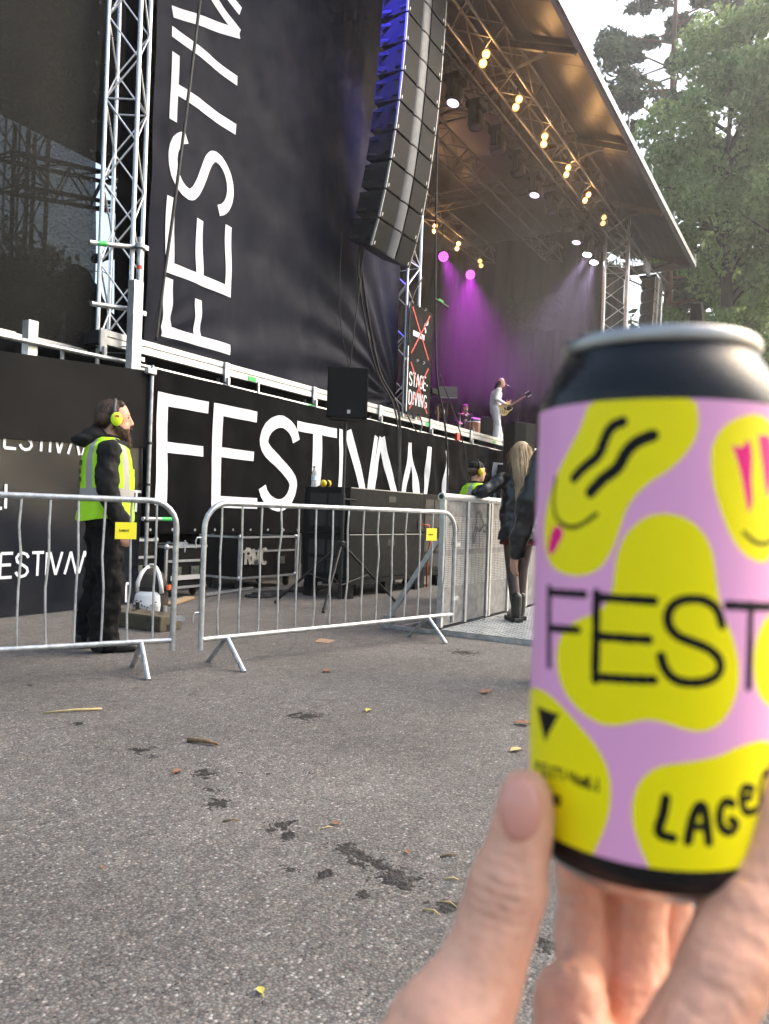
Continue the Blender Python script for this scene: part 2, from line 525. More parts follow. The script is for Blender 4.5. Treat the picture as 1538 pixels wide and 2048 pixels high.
LABEL_STROKES = [('K',1.38,[(-8.2,123.6),(-11.1,122.5),(-12.7,119.3),(-14.1,115.0),(-18.4,112.3),(-21.7,109.4)]),('K',1.55,[(-0.8,120.0),(-4.7,118.4),(-7.2,115.8),(-8.8,111.8),(-13.3,108.8),(-16.2,105.6)]),('K',0.57,[(-29.0,109.8),(-30.4,103.6),(-28.3,98.1),(-22.5,96.0),(-18.3,97.1),(-14.3,100.0)]),('K',0.57,[(23.3,96.6),(26.5,94.4),(31.0,93.6),(35.4,94.9)]),('K',1.07,[(-30.7,79.3),(-29.4,58.3)]),('K',1.07,[(-30.6,78.2),(-17.1,79.0)]),('K',1.07,[(-30.0,68.4),(-18.8,69.5)]),('K',1.17,[(-13.5,79.7),(-13.1,57.4)]),('K',1.17,[(-13.5,78.7),(0.8,78.9)]),('K',1.17,[(-13.4,68.7),(-0.2,69.2)]),('K',1.17,[(-13.2,58.2),(1.3,59.3)]),('K',1.17,[(17.7,73.6),(16.4,77.6),(13.2,79.7),(9.9,80.0),(6.3,79.2),(4.1,76.6),(4.2,73.2),(6.2,70.6),(10.2,69.2),(14.7,67.7),(17.6,65.0),(17.7,61.9),(14.7,59.8),(10.6,59.1),(6.4,59.5),(3.7,62.3),(2.9,65.4)]),('K',1.17,[(19.0,78.5),(36.9,77.6)]),('K',1.17,[(26.5,78.4),(26.6,58.0)]),('K',1.22,[(5.1,30.5),(4.6,26.3),(3.1,21.5),(7.0,20.9)]),('K',1.22,[(10.7,20.4),(11.5,25.6),(12.9,29.3),(14.4,29.1),(15.3,25.0),(16.0,20.2)]),('K',0.98,[(11.1,23.8),(15.1,23.8)]),('K',1.14,[(22.6,29.2),(20.1,30.4),(18.5,27.7),(18.9,23.7),(21.9,21.8),(24.4,23.8),(22.1,25.3)]),('K',1.06,[(29.6,32.0),(25.7,33.3),(25.2,29.9),(26.8,26.2),(31.3,26.4)]),('K',0.98,[(25.5,30.1),(28.9,30.1)]),('K',1.06,[(33.2,27.3),(33.3,33.7),(36.7,35.6),(43.1,31.5),(34.3,30.9),(47.5,24.2)]),('K',0.41,[(-34.9,27.0),(-35.2,29.8)]),('K',0.41,[(-35.2,29.8),(-32.4,30.3)]),('K',0.41,[(-35.1,28.5),(-32.9,29.0)]),('K',0.41,[(-30.8,27.9),(-31.0,30.6)]),('K',0.41,[(-31.0,30.6),(-28.8,30.9)]),('K',0.41,[(-30.9,29.2),(-29.2,29.5)]),('K',0.41,[(-30.8,27.9),(-28.6,28.3)]),('K',0.41,[(-25.8,31.1),(-26.7,31.2),(-27.6,30.4),(-25.7,29.5),(-26.6,28.6),(-27.5,28.7)]),('K',0.41,[(-24.9,31.5),(-23.0,31.7)]),('K',0.41,[(-23.8,28.9),(-23.9,31.6)]),('K',0.41,[(-21.6,29.2),(-21.8,31.8)]),('K',0.41,[(-20.0,31.9),(-19.1,29.4),(-18.5,32.0)]),('K',0.41,[(-17.8,29.4),(-17.2,32.1),(-16.3,29.5)]),('K',0.41,[(-17.5,30.5),(-16.7,30.5)]),('K',0.41,[(-15.8,29.5),(-15.2,32.1),(-14.4,29.5)]),('K',0.41,[(-15.5,30.6),(-14.7,30.6)]),('K',0.41,[(-14.0,32.1),(-13.9,29.6),(-12.8,29.6)]),('K',0.41,[(-11.6,29.5),(-11.7,32.1)]),('K',0.36,[(-26.8,21.5),(-26.9,23.6),(-26.3,23.7),(-26.3,22.7),(-26.8,22.5)]),('K',0.36,[(-26.3,22.7),(-26.1,22.2),(-26.2,21.6),(-26.8,21.5)]),('K',0.36,[(-25.6,21.7),(-25.7,23.8)]),('K',0.36,[(-25.7,23.8),(-25.0,24.0)]),('K',0.36,[(-25.7,22.8),(-25.1,22.9)]),('K',0.36,[(-25.6,21.7),(-24.9,21.9)]),('K',0.36,[(-24.5,22.0),(-24.6,24.1)]),('K',0.36,[(-24.6,24.1),(-23.9,24.2)]),('K',0.36,[(-24.6,23.0),(-24.0,23.2)]),('K',0.36,[(-24.5,22.0),(-23.8,22.1)]),('K',0.36,[(-23.4,22.2),(-23.5,24.3),(-23.0,24.4),(-22.9,23.9),(-23.0,23.4),(-23.5,23.3)]),('K',0.36,[(-23.2,23.3),(-22.8,22.4)])]

# ================================================================== ground
def asphalt():
    m = bpy.data.materials.new('asphalt')
    m.use_nodes = True
    nt = m.node_tree; N = nt.nodes; Lk = nt.links
    b = N['Principled BSDF']
    tc = N.new('ShaderNodeTexCoord')
    def vor(scale, feat='F1'):
        v = N.new('ShaderNodeTexVoronoi'); v.inputs['Scale'].default_value = scale; v.feature = feat
        Lk.new(tc.outputs['Object'], v.inputs['Vector']); return v
    def noi(scale, det=4):
        v = N.new('ShaderNodeTexNoise'); v.inputs['Scale'].default_value = scale; v.inputs['Detail'].default_value = det
        Lk.new(tc.outputs['Object'], v.inputs['Vector']); return v
    def mapr(src, a, c, d, e):
        r = N.new('ShaderNodeMapRange'); r.inputs[1].default_value = a; r.inputs[2].default_value = c
        r.inputs[3].default_value = d; r.inputs[4].default_value = e; Lk.new(src, r.inputs[0]); return r.outputs[0]
    def mul(a, bb):
        r = N.new('ShaderNodeMath'); r.operation = 'MULTIPLY'; Lk.new(a, r.inputs[0])
        if isinstance(bb, float): r.inputs[1].default_value = bb
        else: Lk.new(bb, r.inputs[1])
        return r.outputs[0]
    big = vor(118); small = vor(270)
    sep = N.new('ShaderNodeSeparateColor'); Lk.new(big.outputs['Color'], sep.inputs[0])
    sep2 = N.new('ShaderNodeSeparateColor'); Lk.new(small.outputs['Color'], sep2.inputs[0])
    # chip brightness: a few pale stones among darker ones, tar in the joints
    ramp = N.new('ShaderNodeValToRGB'); Lk.new(sep.outputs[0], ramp.inputs[0])
    e = ramp.color_ramp.elements
    e[0].position = 0; e[0].color = (.075, .076, .080, 1)
    e[1].position = 1; e[1].color = (.41, .40, .395, 1)
    for p, c in ((.45, (.125, .119, .117, 1)), (.72, (.175, .166, .161, 1)), (.90, (.235, .222, .214, 1))):
        q = e.new(p); q.color = c
    ramp2 = N.new('ShaderNodeValToRGB'); Lk.new(sep2.outputs[1], ramp2.inputs[0])
    e = ramp2.color_ramp.elements
    e[0].position = 0; e[0].color = (.095, .091, .09, 1); e[1].position = 1; e[1].color = (.22, .208, .2, 1)
    pick = mapr(sep.outputs[2], .45, .5, 0, 1)
    mx = N.new('ShaderNodeMix'); mx.data_type = 'RGBA'
    Lk.new(pick, mx.inputs['Factor']); Lk.new(ramp2.outputs[0], mx.inputs['A']); Lk.new(ramp.outputs[0], mx.inputs['B'])
    tar = mapr(big.outputs['Distance'], .35, .62, 1.0, .6)
    blot = mapr(noi(.9, 5).outputs['Fac'], .32, .7, .68, 1.04)
    fine = mapr(noi(14, 4).outputs['Fac'], .3, .7, .85, 1.15)
    k = mul(mul(tar, blot), fine)
    # damp dirt spots with ragged edges
    STAINS = [(2.315, 2.137, .07), (2.113, 1.881, .06), (2.09, 1.574, .06), (2.034, 1.499, .05), (2.058, 1.3, .055), (2.029, 1.212, .06), (1.978, 1.074, .085), (2.014, 1.151, .05), (1.881, 1.255, .04), (1.832, 1.095, .035), (1.916, .874, .06), (1.876, .58, .05), (5.548, 2.455, .16), (3.262, 2.335, .12), (2.38, 2.563, .06), (2.484, 3.106, .05)]
    ragged = noi(26, 6)
    worst = None
    for (sx, sy, sr) in STAINS:
        ds = N.new('ShaderNodeVectorMath'); ds.operation = 'DISTANCE'; ds.inputs[1].default_value = (sx, sy, 0)
        Lk.new(tc.outputs['Object'], ds.inputs[0])
        v = mapr(ds.outputs['Value'], 0, sr * 1.5, 1, 0)
        if worst is None: worst = v
        else:
            q = N.new('ShaderNodeMath'); q.operation = 'MAXIMUM'; Lk.new(worst, q.inputs[0]); Lk.new(v, q.inputs[1]); worst = q.outputs[0]
    add = N.new('ShaderNodeMath'); add.operation = 'ADD'; Lk.new(worst, add.inputs[0]); Lk.new(mapr(ragged.outputs['Fac'], .3, .7, -.5, .5), add.inputs[1])
    gate = N.new('ShaderNodeMath'); gate.operation = 'MULTIPLY'; Lk.new(mapr(add.outputs[0], .58, .72, 0, 1), gate.inputs[0]); Lk.new(mapr(worst, .02, .25, 0, 1), gate.inputs[1])
    k = mul(k, mapr(gate.outputs[0], 0, 1, 1, .07))
    sc = N.new('ShaderNodeVectorMath'); sc.operation = 'SCALE'
    tint = N.new('ShaderNodeMix'); tint.data_type = 'RGBA'; tint.blend_type = 'MULTIPLY'
    tint.inputs['Factor'].default_value = 1.0
    trp = N.new('ShaderNodeValToRGB'); Lk.new(sep.outputs[1], trp.inputs[0])
    te = trp.color_ramp.elements
    te[0].position = 0; te[0].color = (1.12, .96, .90, 1); te[1].position = 1; te[1].color = (.92, 1.02, 1.04, 1)
    q = te.new(.2); q.color = (1.02, .99, .96, 1)
    q = te.new(.8); q.color = (1.0, 1.0, .98, 1)
    Lk.new(mx.outputs['Result'], tint.inputs['A']); Lk.new(trp.outputs[0], tint.inputs['B'])
    Lk.new(tint.outputs['Result'], sc.inputs[0]); Lk.new(k, sc.inputs['Scale'])
    Lk.new(sc.outputs[0], b.inputs['Base Color'])
    Lk.new(mapr(noi(6).outputs['Fac'], .3, .7, .62, .88), b.inputs['Roughness'])
    bp = N.new('ShaderNodeBump'); bp.inputs['Strength'].default_value = .55; bp.inputs['Distance'].default_value = .004
    bp.invert = True
    Lk.new(big.outputs['Distance'], bp.inputs['Height']); Lk.new(bp.outputs[0], b.inputs['Normal'])
    return m
M_ASPHALT = asphalt()
gm = bpy.data.meshes.new('ground')
gm.from_pydata([(-500, -500, 0), (500, -500, 0), (500, 500, 0), (-500, 500, 0)], [], [(0, 1, 2, 3)])
gm.materials.append(M_ASPHALT)
tag(link('ground', gm), kind='structure')

# ================================================================== lattice trusses
def unit_tube(r, n=6):
    return MB().tube([(0, 0, 0), (0, 0, 1)], r, n, caps=False).mesh('brace', M_ALU, smooth=True)
UNIT = {}
def place_tube(name, a, b, r, parent, m=None):
    key = (round(r, 4), m.name if m else '')
    if key not in UNIT:
        me = unit_tube(r, 7)
        if m: me.materials.clear(); me.materials.append(m)
        UNIT[key] = me
    o = bpy.data.objects.new(name, UNIT[key]); COL.objects.link(o)
    a, b = Vector(a), Vector(b)
    d = b - a
    q = d.to_track_quat('Z', 'Y')
    o.parent = parent
    o.matrix_parent_inverse = root_matrix(parent).inverted()
    o.matrix_basis = Matrix.Translation(a) @ q.to_matrix().to_4x4() @ Matrix.Diagonal((1, 1, d.length, 1))
    return o
def truss(name, p, q, size, nseg, label, cat='truss', group=None, r=.024, rb=.010, side=(0, 1, 0), m=None, single=True, rot=0.0):
    m = m or M_ALU
    p, q = Vector(p), Vector(q)
    t = (q - p).normalized()
    s = Vector(side); s = (s - t * s.dot(t)).normalized()
    u = t.cross(s)
    if rot:
        s, u = s * math.cos(rot) + u * math.sin(rot), u * math.cos(rot) - s * math.sin(rot)
    root = thing(name, p, label, cat, group)
    cs = [(-1, -1), (1, -1), (1, 1), (-1, 1)]
    off = [s * (a * size / 2) + u * (b * size / 2) for a, b in cs]
    for o in off:
        MB().tube([p + o, q + o], r, 10).build('chord', m, root, smooth='auto')
    L = (q - p).length
    mb = MB()
    for k in range(4):
        o0, o1 = off[k], off[(k + 1) % 4]
        for i in range(nseg):
            a0 = p + t * (L * i / nseg); a1 = p + t * (L * (i + 1) / nseg)
            A, B = (a0 + o0, a1 + o1) if (i + k) % 2 == 0 else (a0 + o1, a1 + o0)
            if single: place_tube('brace', A, B, rb, root, m)
            else: mb.tube([A, B], rb, 5, caps=False)
            if i % 6 == 0:
                if single: place_tube('brace', a0 + o0, a0 + o1, rb, root, m)
                else: mb.tube([a0 + o0, a0 + o1], rb, 5, caps=False)
    if not single:
        tag(mb.build('bracing', m, root, smooth=True), kind='stuff')
    return root

TY = 7.0
truss('truss_tower', (6.07, 7.16, 2.86), (6.07, 7.16, 12.2), .36, 20, 'bright aluminium truss tower left of the tall vertical banner', 'truss tower', 'lattice towers holding up the stage', r=.026, rb=.011, rot=.55)
truss('truss_tower', (6.75, 10.6, 2.9), (6.75, 10.6, 10.0), .34, 18, 'far slim truss tower glimpsed through the gap beside the mesh sheet', 'truss tower', 'lattice towers holding up the stage', r=.022, rb=.009, single=False)
pa_x, pa_y = 12.78, 7.22
truss('truss_tower', (pa_x, pa_y, 2.9), (pa_x, pa_y, 11.2), .5, 17, 'truss tower behind the crossed-out black signs', 'truss tower', 'lattice towers holding up the stage', r=.026, rb=.011)
truss('truss_tower', (26.5, 6.6, 2.9), (26.5, 6.6, 11.4), .75, 15, 'far truss tower at the right side of the stage opening', 'truss tower', 'lattice towers holding up the stage', r=.045, rb=.014, rot=.3)
truss('truss_tower', (32.9, 6.7, 2.9), (32.9, 6.7, 10.4), .7, 14, 'outermost far truss tower beside the green trees', 'truss tower', 'lattice towers holding up the stage', r=.045, rb=.014, rot=.3, single=False)

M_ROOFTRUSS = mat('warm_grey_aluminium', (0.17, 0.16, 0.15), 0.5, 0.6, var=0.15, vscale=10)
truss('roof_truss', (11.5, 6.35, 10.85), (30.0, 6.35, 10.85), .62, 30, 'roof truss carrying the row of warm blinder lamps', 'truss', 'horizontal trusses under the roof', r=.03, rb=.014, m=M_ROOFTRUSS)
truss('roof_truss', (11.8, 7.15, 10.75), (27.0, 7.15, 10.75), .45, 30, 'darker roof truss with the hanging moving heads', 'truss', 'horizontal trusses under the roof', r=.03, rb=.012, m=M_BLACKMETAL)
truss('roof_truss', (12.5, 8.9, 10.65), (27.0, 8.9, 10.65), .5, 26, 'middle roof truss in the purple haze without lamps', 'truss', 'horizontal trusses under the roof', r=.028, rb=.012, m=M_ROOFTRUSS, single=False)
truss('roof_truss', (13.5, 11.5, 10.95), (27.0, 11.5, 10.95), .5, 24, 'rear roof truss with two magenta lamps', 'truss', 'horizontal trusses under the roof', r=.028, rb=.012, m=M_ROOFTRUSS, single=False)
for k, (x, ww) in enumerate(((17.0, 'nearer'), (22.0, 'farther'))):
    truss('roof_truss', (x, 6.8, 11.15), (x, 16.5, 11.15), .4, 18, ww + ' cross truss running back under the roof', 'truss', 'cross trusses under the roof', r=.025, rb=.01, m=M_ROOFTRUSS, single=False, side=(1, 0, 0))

# ================================================================== stage platform
st = thing('stage_platform', (19, 12, 0), 'raised festival stage deck with grey aluminium front edge', 'stage')
M_DECK = mat('dark_stage_floor', (0.020, 0.019, 0.019), 0.55, var=0.3, vscale=3)
for i in range(14):
    x0 = 5.7 + i * 2.0
    for j in range(5):
        y0 = 7.06 + j * 2.0
        MB().bbox(x0 + .004, x0 + 1.996, y0 + .004, y0 + 1.996, 2.86, 3.0).build('deck_panel', M_DECK, st)
for i in range(14):                                   # front edge beams, one per deck bay, with a groove
    x0 = 5.7 + i * 2.0
    b = MB()
    b.bbox(x0 + .01, x0 + 1.99, 6.985, 7.055, 2.935, 3.0)
    b.bbox(x0 + .01, x0 + 1.99, 7.005, 7.055, 2.915, 2.935)
    b.bbox(x0 + .01, x0 + 1.99, 6.985, 7.055, 2.84, 2.915)
    b.build('edge_beam', M_ALUDULL, st)
    c = MB()
    c.bbox(x0 - .045, x0 + .045, 6.955, 6.983, 2.74, 3.0)
    c.bbox(x0 - .02, x0 + .02, 6.92, 6.955, 2.66, 2.80)
    c.build('corner_bracket', M_ALUDULL, st, bevel=.004)
for i in range(7):
    x0 = 5.75 + i * 4.0
    MB().tube([(x0, 6.99, 2.70), (x0 + 3.96, 6.99, 2.70)], .024, 10).build('rail_tube', M_ALU, st, smooth='auto')
for x in (8.35, 10.4, 14.9, 18.4):
    b = MB(); b.bbox(x - .015, x + .015, 6.955, 6.98, 2.67, 2.85); b.build('bracket', M_ALUDULL, st)
for i in range(28):
    x0 = 5.9 + i * 1.0
    if i % 2 == 0:
        MB().tube([(x0, 7.3, 0), (x0, 7.3, 2.85)], .024, 8).build('support_leg', M_STEEL, st, smooth='auto')
for (x, m, z) in ((8.15, M_GREENTAPE, 2.875), (9.55, M_GREENTAPE, 2.70), (13.5, M_GREENTAPE, 2.885), (11.75, M_GREENTAPE, 2.70), (17.0, M_GREENTAPE, 2.875)):
    if z > 2.8: b = MB().bbox(x, x + .16, 6.979, 6.984, z - .03, z + .03)
    else: b = MB().tube([(x, 6.99, z), (x + .09, 6.99, z)], .0255, 10)
    b.build('tape', m, st)
for x in (14.95, 17.95):
    b = MB(); b.bbox(x - .07, x + .07, 6.93, 6.982, 2.70, 2.86); b.build('red_tag', M_REDTAPE, st, bevel=.01)
# light green level tape on the tube near the corner
MB().tube([(6.15, 6.75, .92), (6.62, 6.75, .92)], .024, 10).build('ledger_tube', M_STEEL, st, smooth='auto')
MB().tube([(6.42, 6.75, .92), (6.60, 6.75, .92)], .0255, 10).build('tape', M_GREENTAPE, st, smooth='auto')
MB().bbox(5.7, 33.0, 9.3, 9.36, 0.0, 2.84).build('understage_light_block', M_BLACKCLOTH, st)  # added black sheet, keeps bright daylight from showing under the deck

# ---- scaffold pieces at the near corner
sc = thing('scaffold_corner', (5.9, 6.8, 2.4), 'grey scaffold post and tubes at the near stage corner', 'scaffold')
MB().bbox(5.80, 5.93, 6.62, 6.72, 2.45, 3.53).build('post', M_ALUDULL, sc, bevel=.006)
MB().tube([(6.02, 6.80, 2.45), (6.02, 6.80, 4.08)], .030, 12).build('tube', M_STEEL, sc, smooth='auto')
MB().tube([(5.46, 6.953, 3.872), (6.10, 6.87, 4.00)], .028, 12).build('tube', M_STEEL, sc, smooth='auto')
MB().tube([(5.45, 6.876, 3.202), (5.86, 6.79, 3.24)], .028, 12).build('tube', M_STEEL, sc, smooth='auto')
MB().tube([(4.2, 6.82, 2.62), (6.0, 6.82, 2.66)], .026, 12).build('tube', M_STEEL, sc, smooth='auto')
MB().bbox(4.72, 4.83, 6.86, 6.96, 2.3, 2.86).build('post', M_ALUDULL, sc, bevel=.006)
MB().tube([(5.55, 6.941, 3.89), (5.66, 6.927, 3.912)], .0296, 12).build('tape', M_GREENTAPE, sc, smooth='auto')
MB().tube([(6.02, 6.80, 3.72), (6.02, 6.80, 3.765)], .0316, 12).build('tape', M_REDTAPE, sc, smooth='auto')
for z in (3.98, 3.24, 2.72, 2.6):
    b = MB(); b.lathe([(.05, -.03), (.062, -.02), (.062, .02), (.05, .03)], (6.02, 6.80, z), 14)
    b.bbox(6.06, 6.11, 6.76, 6.84, z - .025, z + .025)
    b.build('clamp', M_STEEL, sc, bevel=0)
for (x, y) in ((5.55, 7.45), (5.2, 8.2), (4.4, 7.5)):
    MB().tube([(x, y, 2.3), (x, y, 3.2)], .024, 10).build('tube', M_STEEL, sc, smooth='auto')
MB().beam((3.5, 7.35, 2.78), (5.75, 7.35, 2.78), .1, .06).build('beam', M_ALUDULL, sc)

# ================================================================== roof
rf = thing('stage_roof', (20, 10, 10.6), 'dark stage roof with long overhanging front edge', 'roof')
M_ROOF = mat('roof_sheet', (0.040, 0.037, 0.036), 0.42, var=0.15, vscale=3, stretch=(.25, 3, 3), spec=0.45)
M_ROOFEDGE = mat('roof_edge_metal', (0.30, 0.31, 0.32), 0.45, 0.5, var=0.15)
xs = [9.0 + i * 2.333 for i in range(10)]
prof = [(4.62, 10.62), (5.6, 11.02), (6.6, 11.42), (9.5, 11.75), (13.0, 11.9), (17.2, 11.6)]
for i in range(9):
    for k in range(len(prof) - 1):
        (ya, za), (yb, zb) = prof[k], prof[k + 1]
        x0, x1 = xs[i] + .006, xs[i + 1] - .006
        t = .05
        b = MB()
        b.add([(x0, ya, za), (x1, ya, za), (x1, yb - .004, zb), (x0, yb - .004, zb), (x0, ya, za + t), (x1, ya, za + t), (x1, yb - .004, zb + t), (x0, yb - .004, zb + t)],
              [(3, 2, 1, 0), (4, 5, 6, 7), (0, 1, 5, 4), (1, 2, 6, 5), (2, 3, 7, 6), (3, 0, 4, 7)])
        b.build('roof_panel', M_ROOF, rf)
MB().bbox(9.0, 30.0, 4.56, 4.615, 10.56, 10.74).build('fascia', M_ROOFEDGE, rf)
MB().bbox(9.0, 30.0, 4.618, 4.70, 10.55, 10.60).build('gutter', M_ROOFEDGE, rf)
MB().bbox(30.003, 30.06, 4.56, 17.2, 10.56, 10.9).build('end_fascia', M_ROOFEDGE, rf)
for x in (15.2, 19.8, 24.4, 29.6):
    MB().beam((x, 4.72, 10.56), (x, 6.7, 11.32), .09, .14).build('rafter', M_ROOFTRUSS, rf)
    MB().tube([(x + .02, 5.35, 10.72), (x + .02, 6.2, 11.17 - .62)], .035, 8).build('knee_brace', M_ROOFTRUSS, rf, smooth='auto')
for x in (16.5, 19.2, 22.0, 25.5, 29.9):
    b = MB().tube([(x, 4.58, 10.74), (x, 4.58, 10.98)], .02, 6); b.box((x, 4.58, 10.98), (.12, .05, .05)); b.build('edge_lug', M_ROOFEDGE, rf)

# ================================================================== drapes
def sheet(name, u0, u1, v0, v1, du, dv, surf, m, parent=None, smooth=True):
    nu, nv = max(1, round((u1 - u0) / du)), max(1, round((v1 - v0) / dv))
    V = []; F = []
    for j in range(nv + 1):
        for i in range(nu + 1):
            V.append(surf(u0 + (u1 - u0) * i / nu, v0 + (v1 - v0) * j / nv, 0))
    for j in range(nv):
        for i in range(nu):
            a = j * (nu + 1) + i
            F.append((a, a + 1, a + nu + 2, a + nu + 1))
    mb = MB(); mb.add(V, F)
    return mb.build(name, m, parent, smooth=smooth)

# side curtain closing the far side of the stage, with a net above it
M_CURTAIN = mat('black_stage_velvet', (.0035, .0034, .004), .95, var=.2, spec=.05)
sdp = thing('side_curtain', (27.3, 12, 3), 'tall black curtain closing the far side of the stage', 'curtain')
fold = lambda y, z: .06 * math.sin(y * 9) + .03 * math.sin(y * 23 + z)
sheet('cloth', 7.3, 17.0, 3.0, 8.05, .06, .5, lambda y, z, l: (27.3 + fold(y, z), y, z), M_CURTAIN, sdp)
M_NET = mesh_fabric('black_net', (.010, .010, .012), .07)
sheet('net', 8.7, 10.9, 8.05, 9.4, .1, .4, lambda y, z, l: (27.3 + fold(y, z) * .5, y, z), M_NET, sdp)
sheet('cloth', 7.3, 8.7, 8.05, 9.4, .06, .5, lambda y, z, l: (27.3 + fold(y, z), y, z), M_CURTAIN, sdp)
sheet('cloth', 10.9, 17.0, 8.05, 9.4, .06, .5, lambda y, z, l: (27.3 + fold(y, z), y, z), M_CURTAIN, sdp)
sheet('cloth', 7.3, 17.0, 9.4, 11.6, .06, .5, lambda y, z, l: (27.3 + fold(y, z), y, z), M_CURTAIN, sdp)
bdp = thing('back_curtain', (19, 17.1, 3), 'black backdrop curtain along the rear of the stage', 'curtain')
sheet('cloth', 15.5, 27.3, 3.0, 11.5, .08, .5, lambda x, z, l: (x, 17.1 + .06 * math.sin(x * 8), z), M_CURTAIN, bdp)
wdp = thing('wing_curtain', (32.5, 7.6, 3), 'black masking curtain of the far speaker wing', 'curtain')
sheet('cloth', 27.0, 32.5, 3.0, 11.1, .1, .5, lambda x, z, l: (x, 7.7 + .05 * math.sin(x * 7), z), M_CURTAIN, wdp)
ndp = thing('inner_curtain', (12.9, 12, 3), 'black curtain behind the near speaker wing', 'curtain')
sheet('cloth', 7.6, 12.3, 3.0, 11.5, .1, .5, lambda y, z, l: (13.0 + .05 * math.sin(y * 8), y, z), M_CURTAIN, ndp)

# tall banner with the rotated wordmark
def scrim_fold(x, z):
    d = .014 * math.sin(x * 3.1 + .35 * z) + .008 * math.sin(x * 8.3 - z * .6) + .010 * math.sin(z * 1.1 + x)
    for (cx, cz, sgn, k, amp, reach) in ((12.45, 3.15, -1, 30, .085, 3.0), (6.45, 3.0, 1, 20, .030, 1.8)):
        dx, dz = x - cx, z - cz
        r = math.hypot(dx, dz)
        a = math.atan2(dz + .25 * r, sgn * dx + .02)
        d += amp * math.sin(a * k + 2.2 * r) * math.exp(-r / reach) * min(1, r / .6) * max(0, math.cos(a * .8))
    d += .014 * abs(mnoise.noise(Vector((x * 1.6 + .5 * z, z * .7, 3)))) + .008 * abs(mnoise.noise(Vector((x * 4.2, z * 1.3 + x, 8))))
    return d
def scrim(x, z, l):
    return (x, 7.10 + scrim_fold(x, z) - l, z)
vb = thing('tall_banner', (9.4, 7.1, 2.95), 'tall charcoal fabric banner with white wordmark reading upward', 'banner')
sheet('cloth', 6.42, 12.5, 2.97, 11.2, .04, .04, scrim, M_SCRIM, vb)
def vtext(u, v, l): return scrim(7.86 - v, u, l)
VSTROKES = {
    'letter_f': [(.14, [(3.21, 0), (3.21, 1.2)]), (.13, [(3.26, 1.13), (3.86, 1.13)]), (.12, [(3.26, .60), (3.74, .60)])],
    'letter_e': [(.14, [(3.99, 0), (3.99, 1.2)]), (.13, [(4.04, 1.13), (4.86, 1.13)]), (.13, [(4.04, .62), (4.76, .62)]), (.13, [(4.04, .07), (4.87, .07)])],
    'letter_s': [(.14, [(4.99 + x / .62 * .70, .07 + y * 1.06) for x, y in s_curve(.62)])],
    'letter_t': [(.12, [(5.80, 1.13), (6.62, 1.13)]), (.14, [(6.20, 1.09), (6.20, 0)])],
    'letter_i': [(.13, [(6.86, 0), (6.86, 1.2)])],
    'letter_v': [(.13, [(7.10, 1.2), (7.50, 0)]), (.13, [(7.50, 0), (7.90, 1.2)])],
    'letter_a': [(.13, [(7.80, 0), (8.20, 1.2)]), (.13, [(8.20, 1.2), (8.60, 0)])],
    'letter_a.001': [(.13, [(8.72, 0), (9.12, 1.2)]), (.13, [(9.12, 1.2), (9.52, 0)])],
    'letter_l': [(.13, [(9.72, 0), (9.72, 1.2)]), (.13, [(9.79, .07), (10.3, .07)])],
    'letter_i.001': [(.13, [(10.5, 0), (10.5, 1.2)])],
}
for nm, sts in VSTROKES.items():
    mb = MB()
    for k, (w, pts) in enumerate(sts): stroke_on(mb, pts, w, .04, vtext, .010 + k * .0008)
    mb.build(nm.split('.')[0], M_WHITEPRINT, vb, smooth=True)

msk = thing('masking_cloth', (6.4, 7.5, 2.95), 'black masking cloth strip right behind the bright truss tower', 'cloth')
sheet('cloth', 6.28, 7.1, 2.95, 11.2, .06, .2, lambda x, z, l: (x + .006 * (z - 3), 7.52 + .03 * math.sin(z * 1.7 + x * 4), z), M_BLACKCLOTH, msk)

# stage-front banner
def skirt_fold(x, z):
    a = .5 + .5 / (1 + math.exp(-(x - 11.5) * 1.5))
    d = a * (.022 * math.sin(x * 5.2 + .8 * math.sin(z * 1.3)) + .012 * math.sin(x * 11.3 + z * 2.1) + .014 * math.sin(x * 2.2 - z * 1.4))
    if x > 12: d += .03 * math.sin(x * 8 + 2.2 * math.sin(z * 3.2)) * min(1, (x - 12))
    d += .022 * abs(mnoise.noise(Vector((x * 3.4, z * .8 + x * .4, 5)))) + .005 * abs(mnoise.noise(Vector((x * 8, z * 3, 2))))
    return d + .012 * math.sin(z * 4 + x * 1.3)
def skirt(x, z, l):
    wob = .035 * math.sin(z * 7.5 + x * 2) * max(0, min(1, (x - 11.8) / 1.5)) if l else 0.0
    return (x + wob, 6.90 - skirt_fold(x, z) - l, z)
sb = thing('stage_front_banner', (12, 6.9, .72), 'black banner with huge white wordmark along the stage front', 'banner')
sheet('cloth', 6.30, 21.0, .74, 2.68, .05, .05, skirt, M_BLACKCLOTH, sb)
b, t = 1.08, 2.42
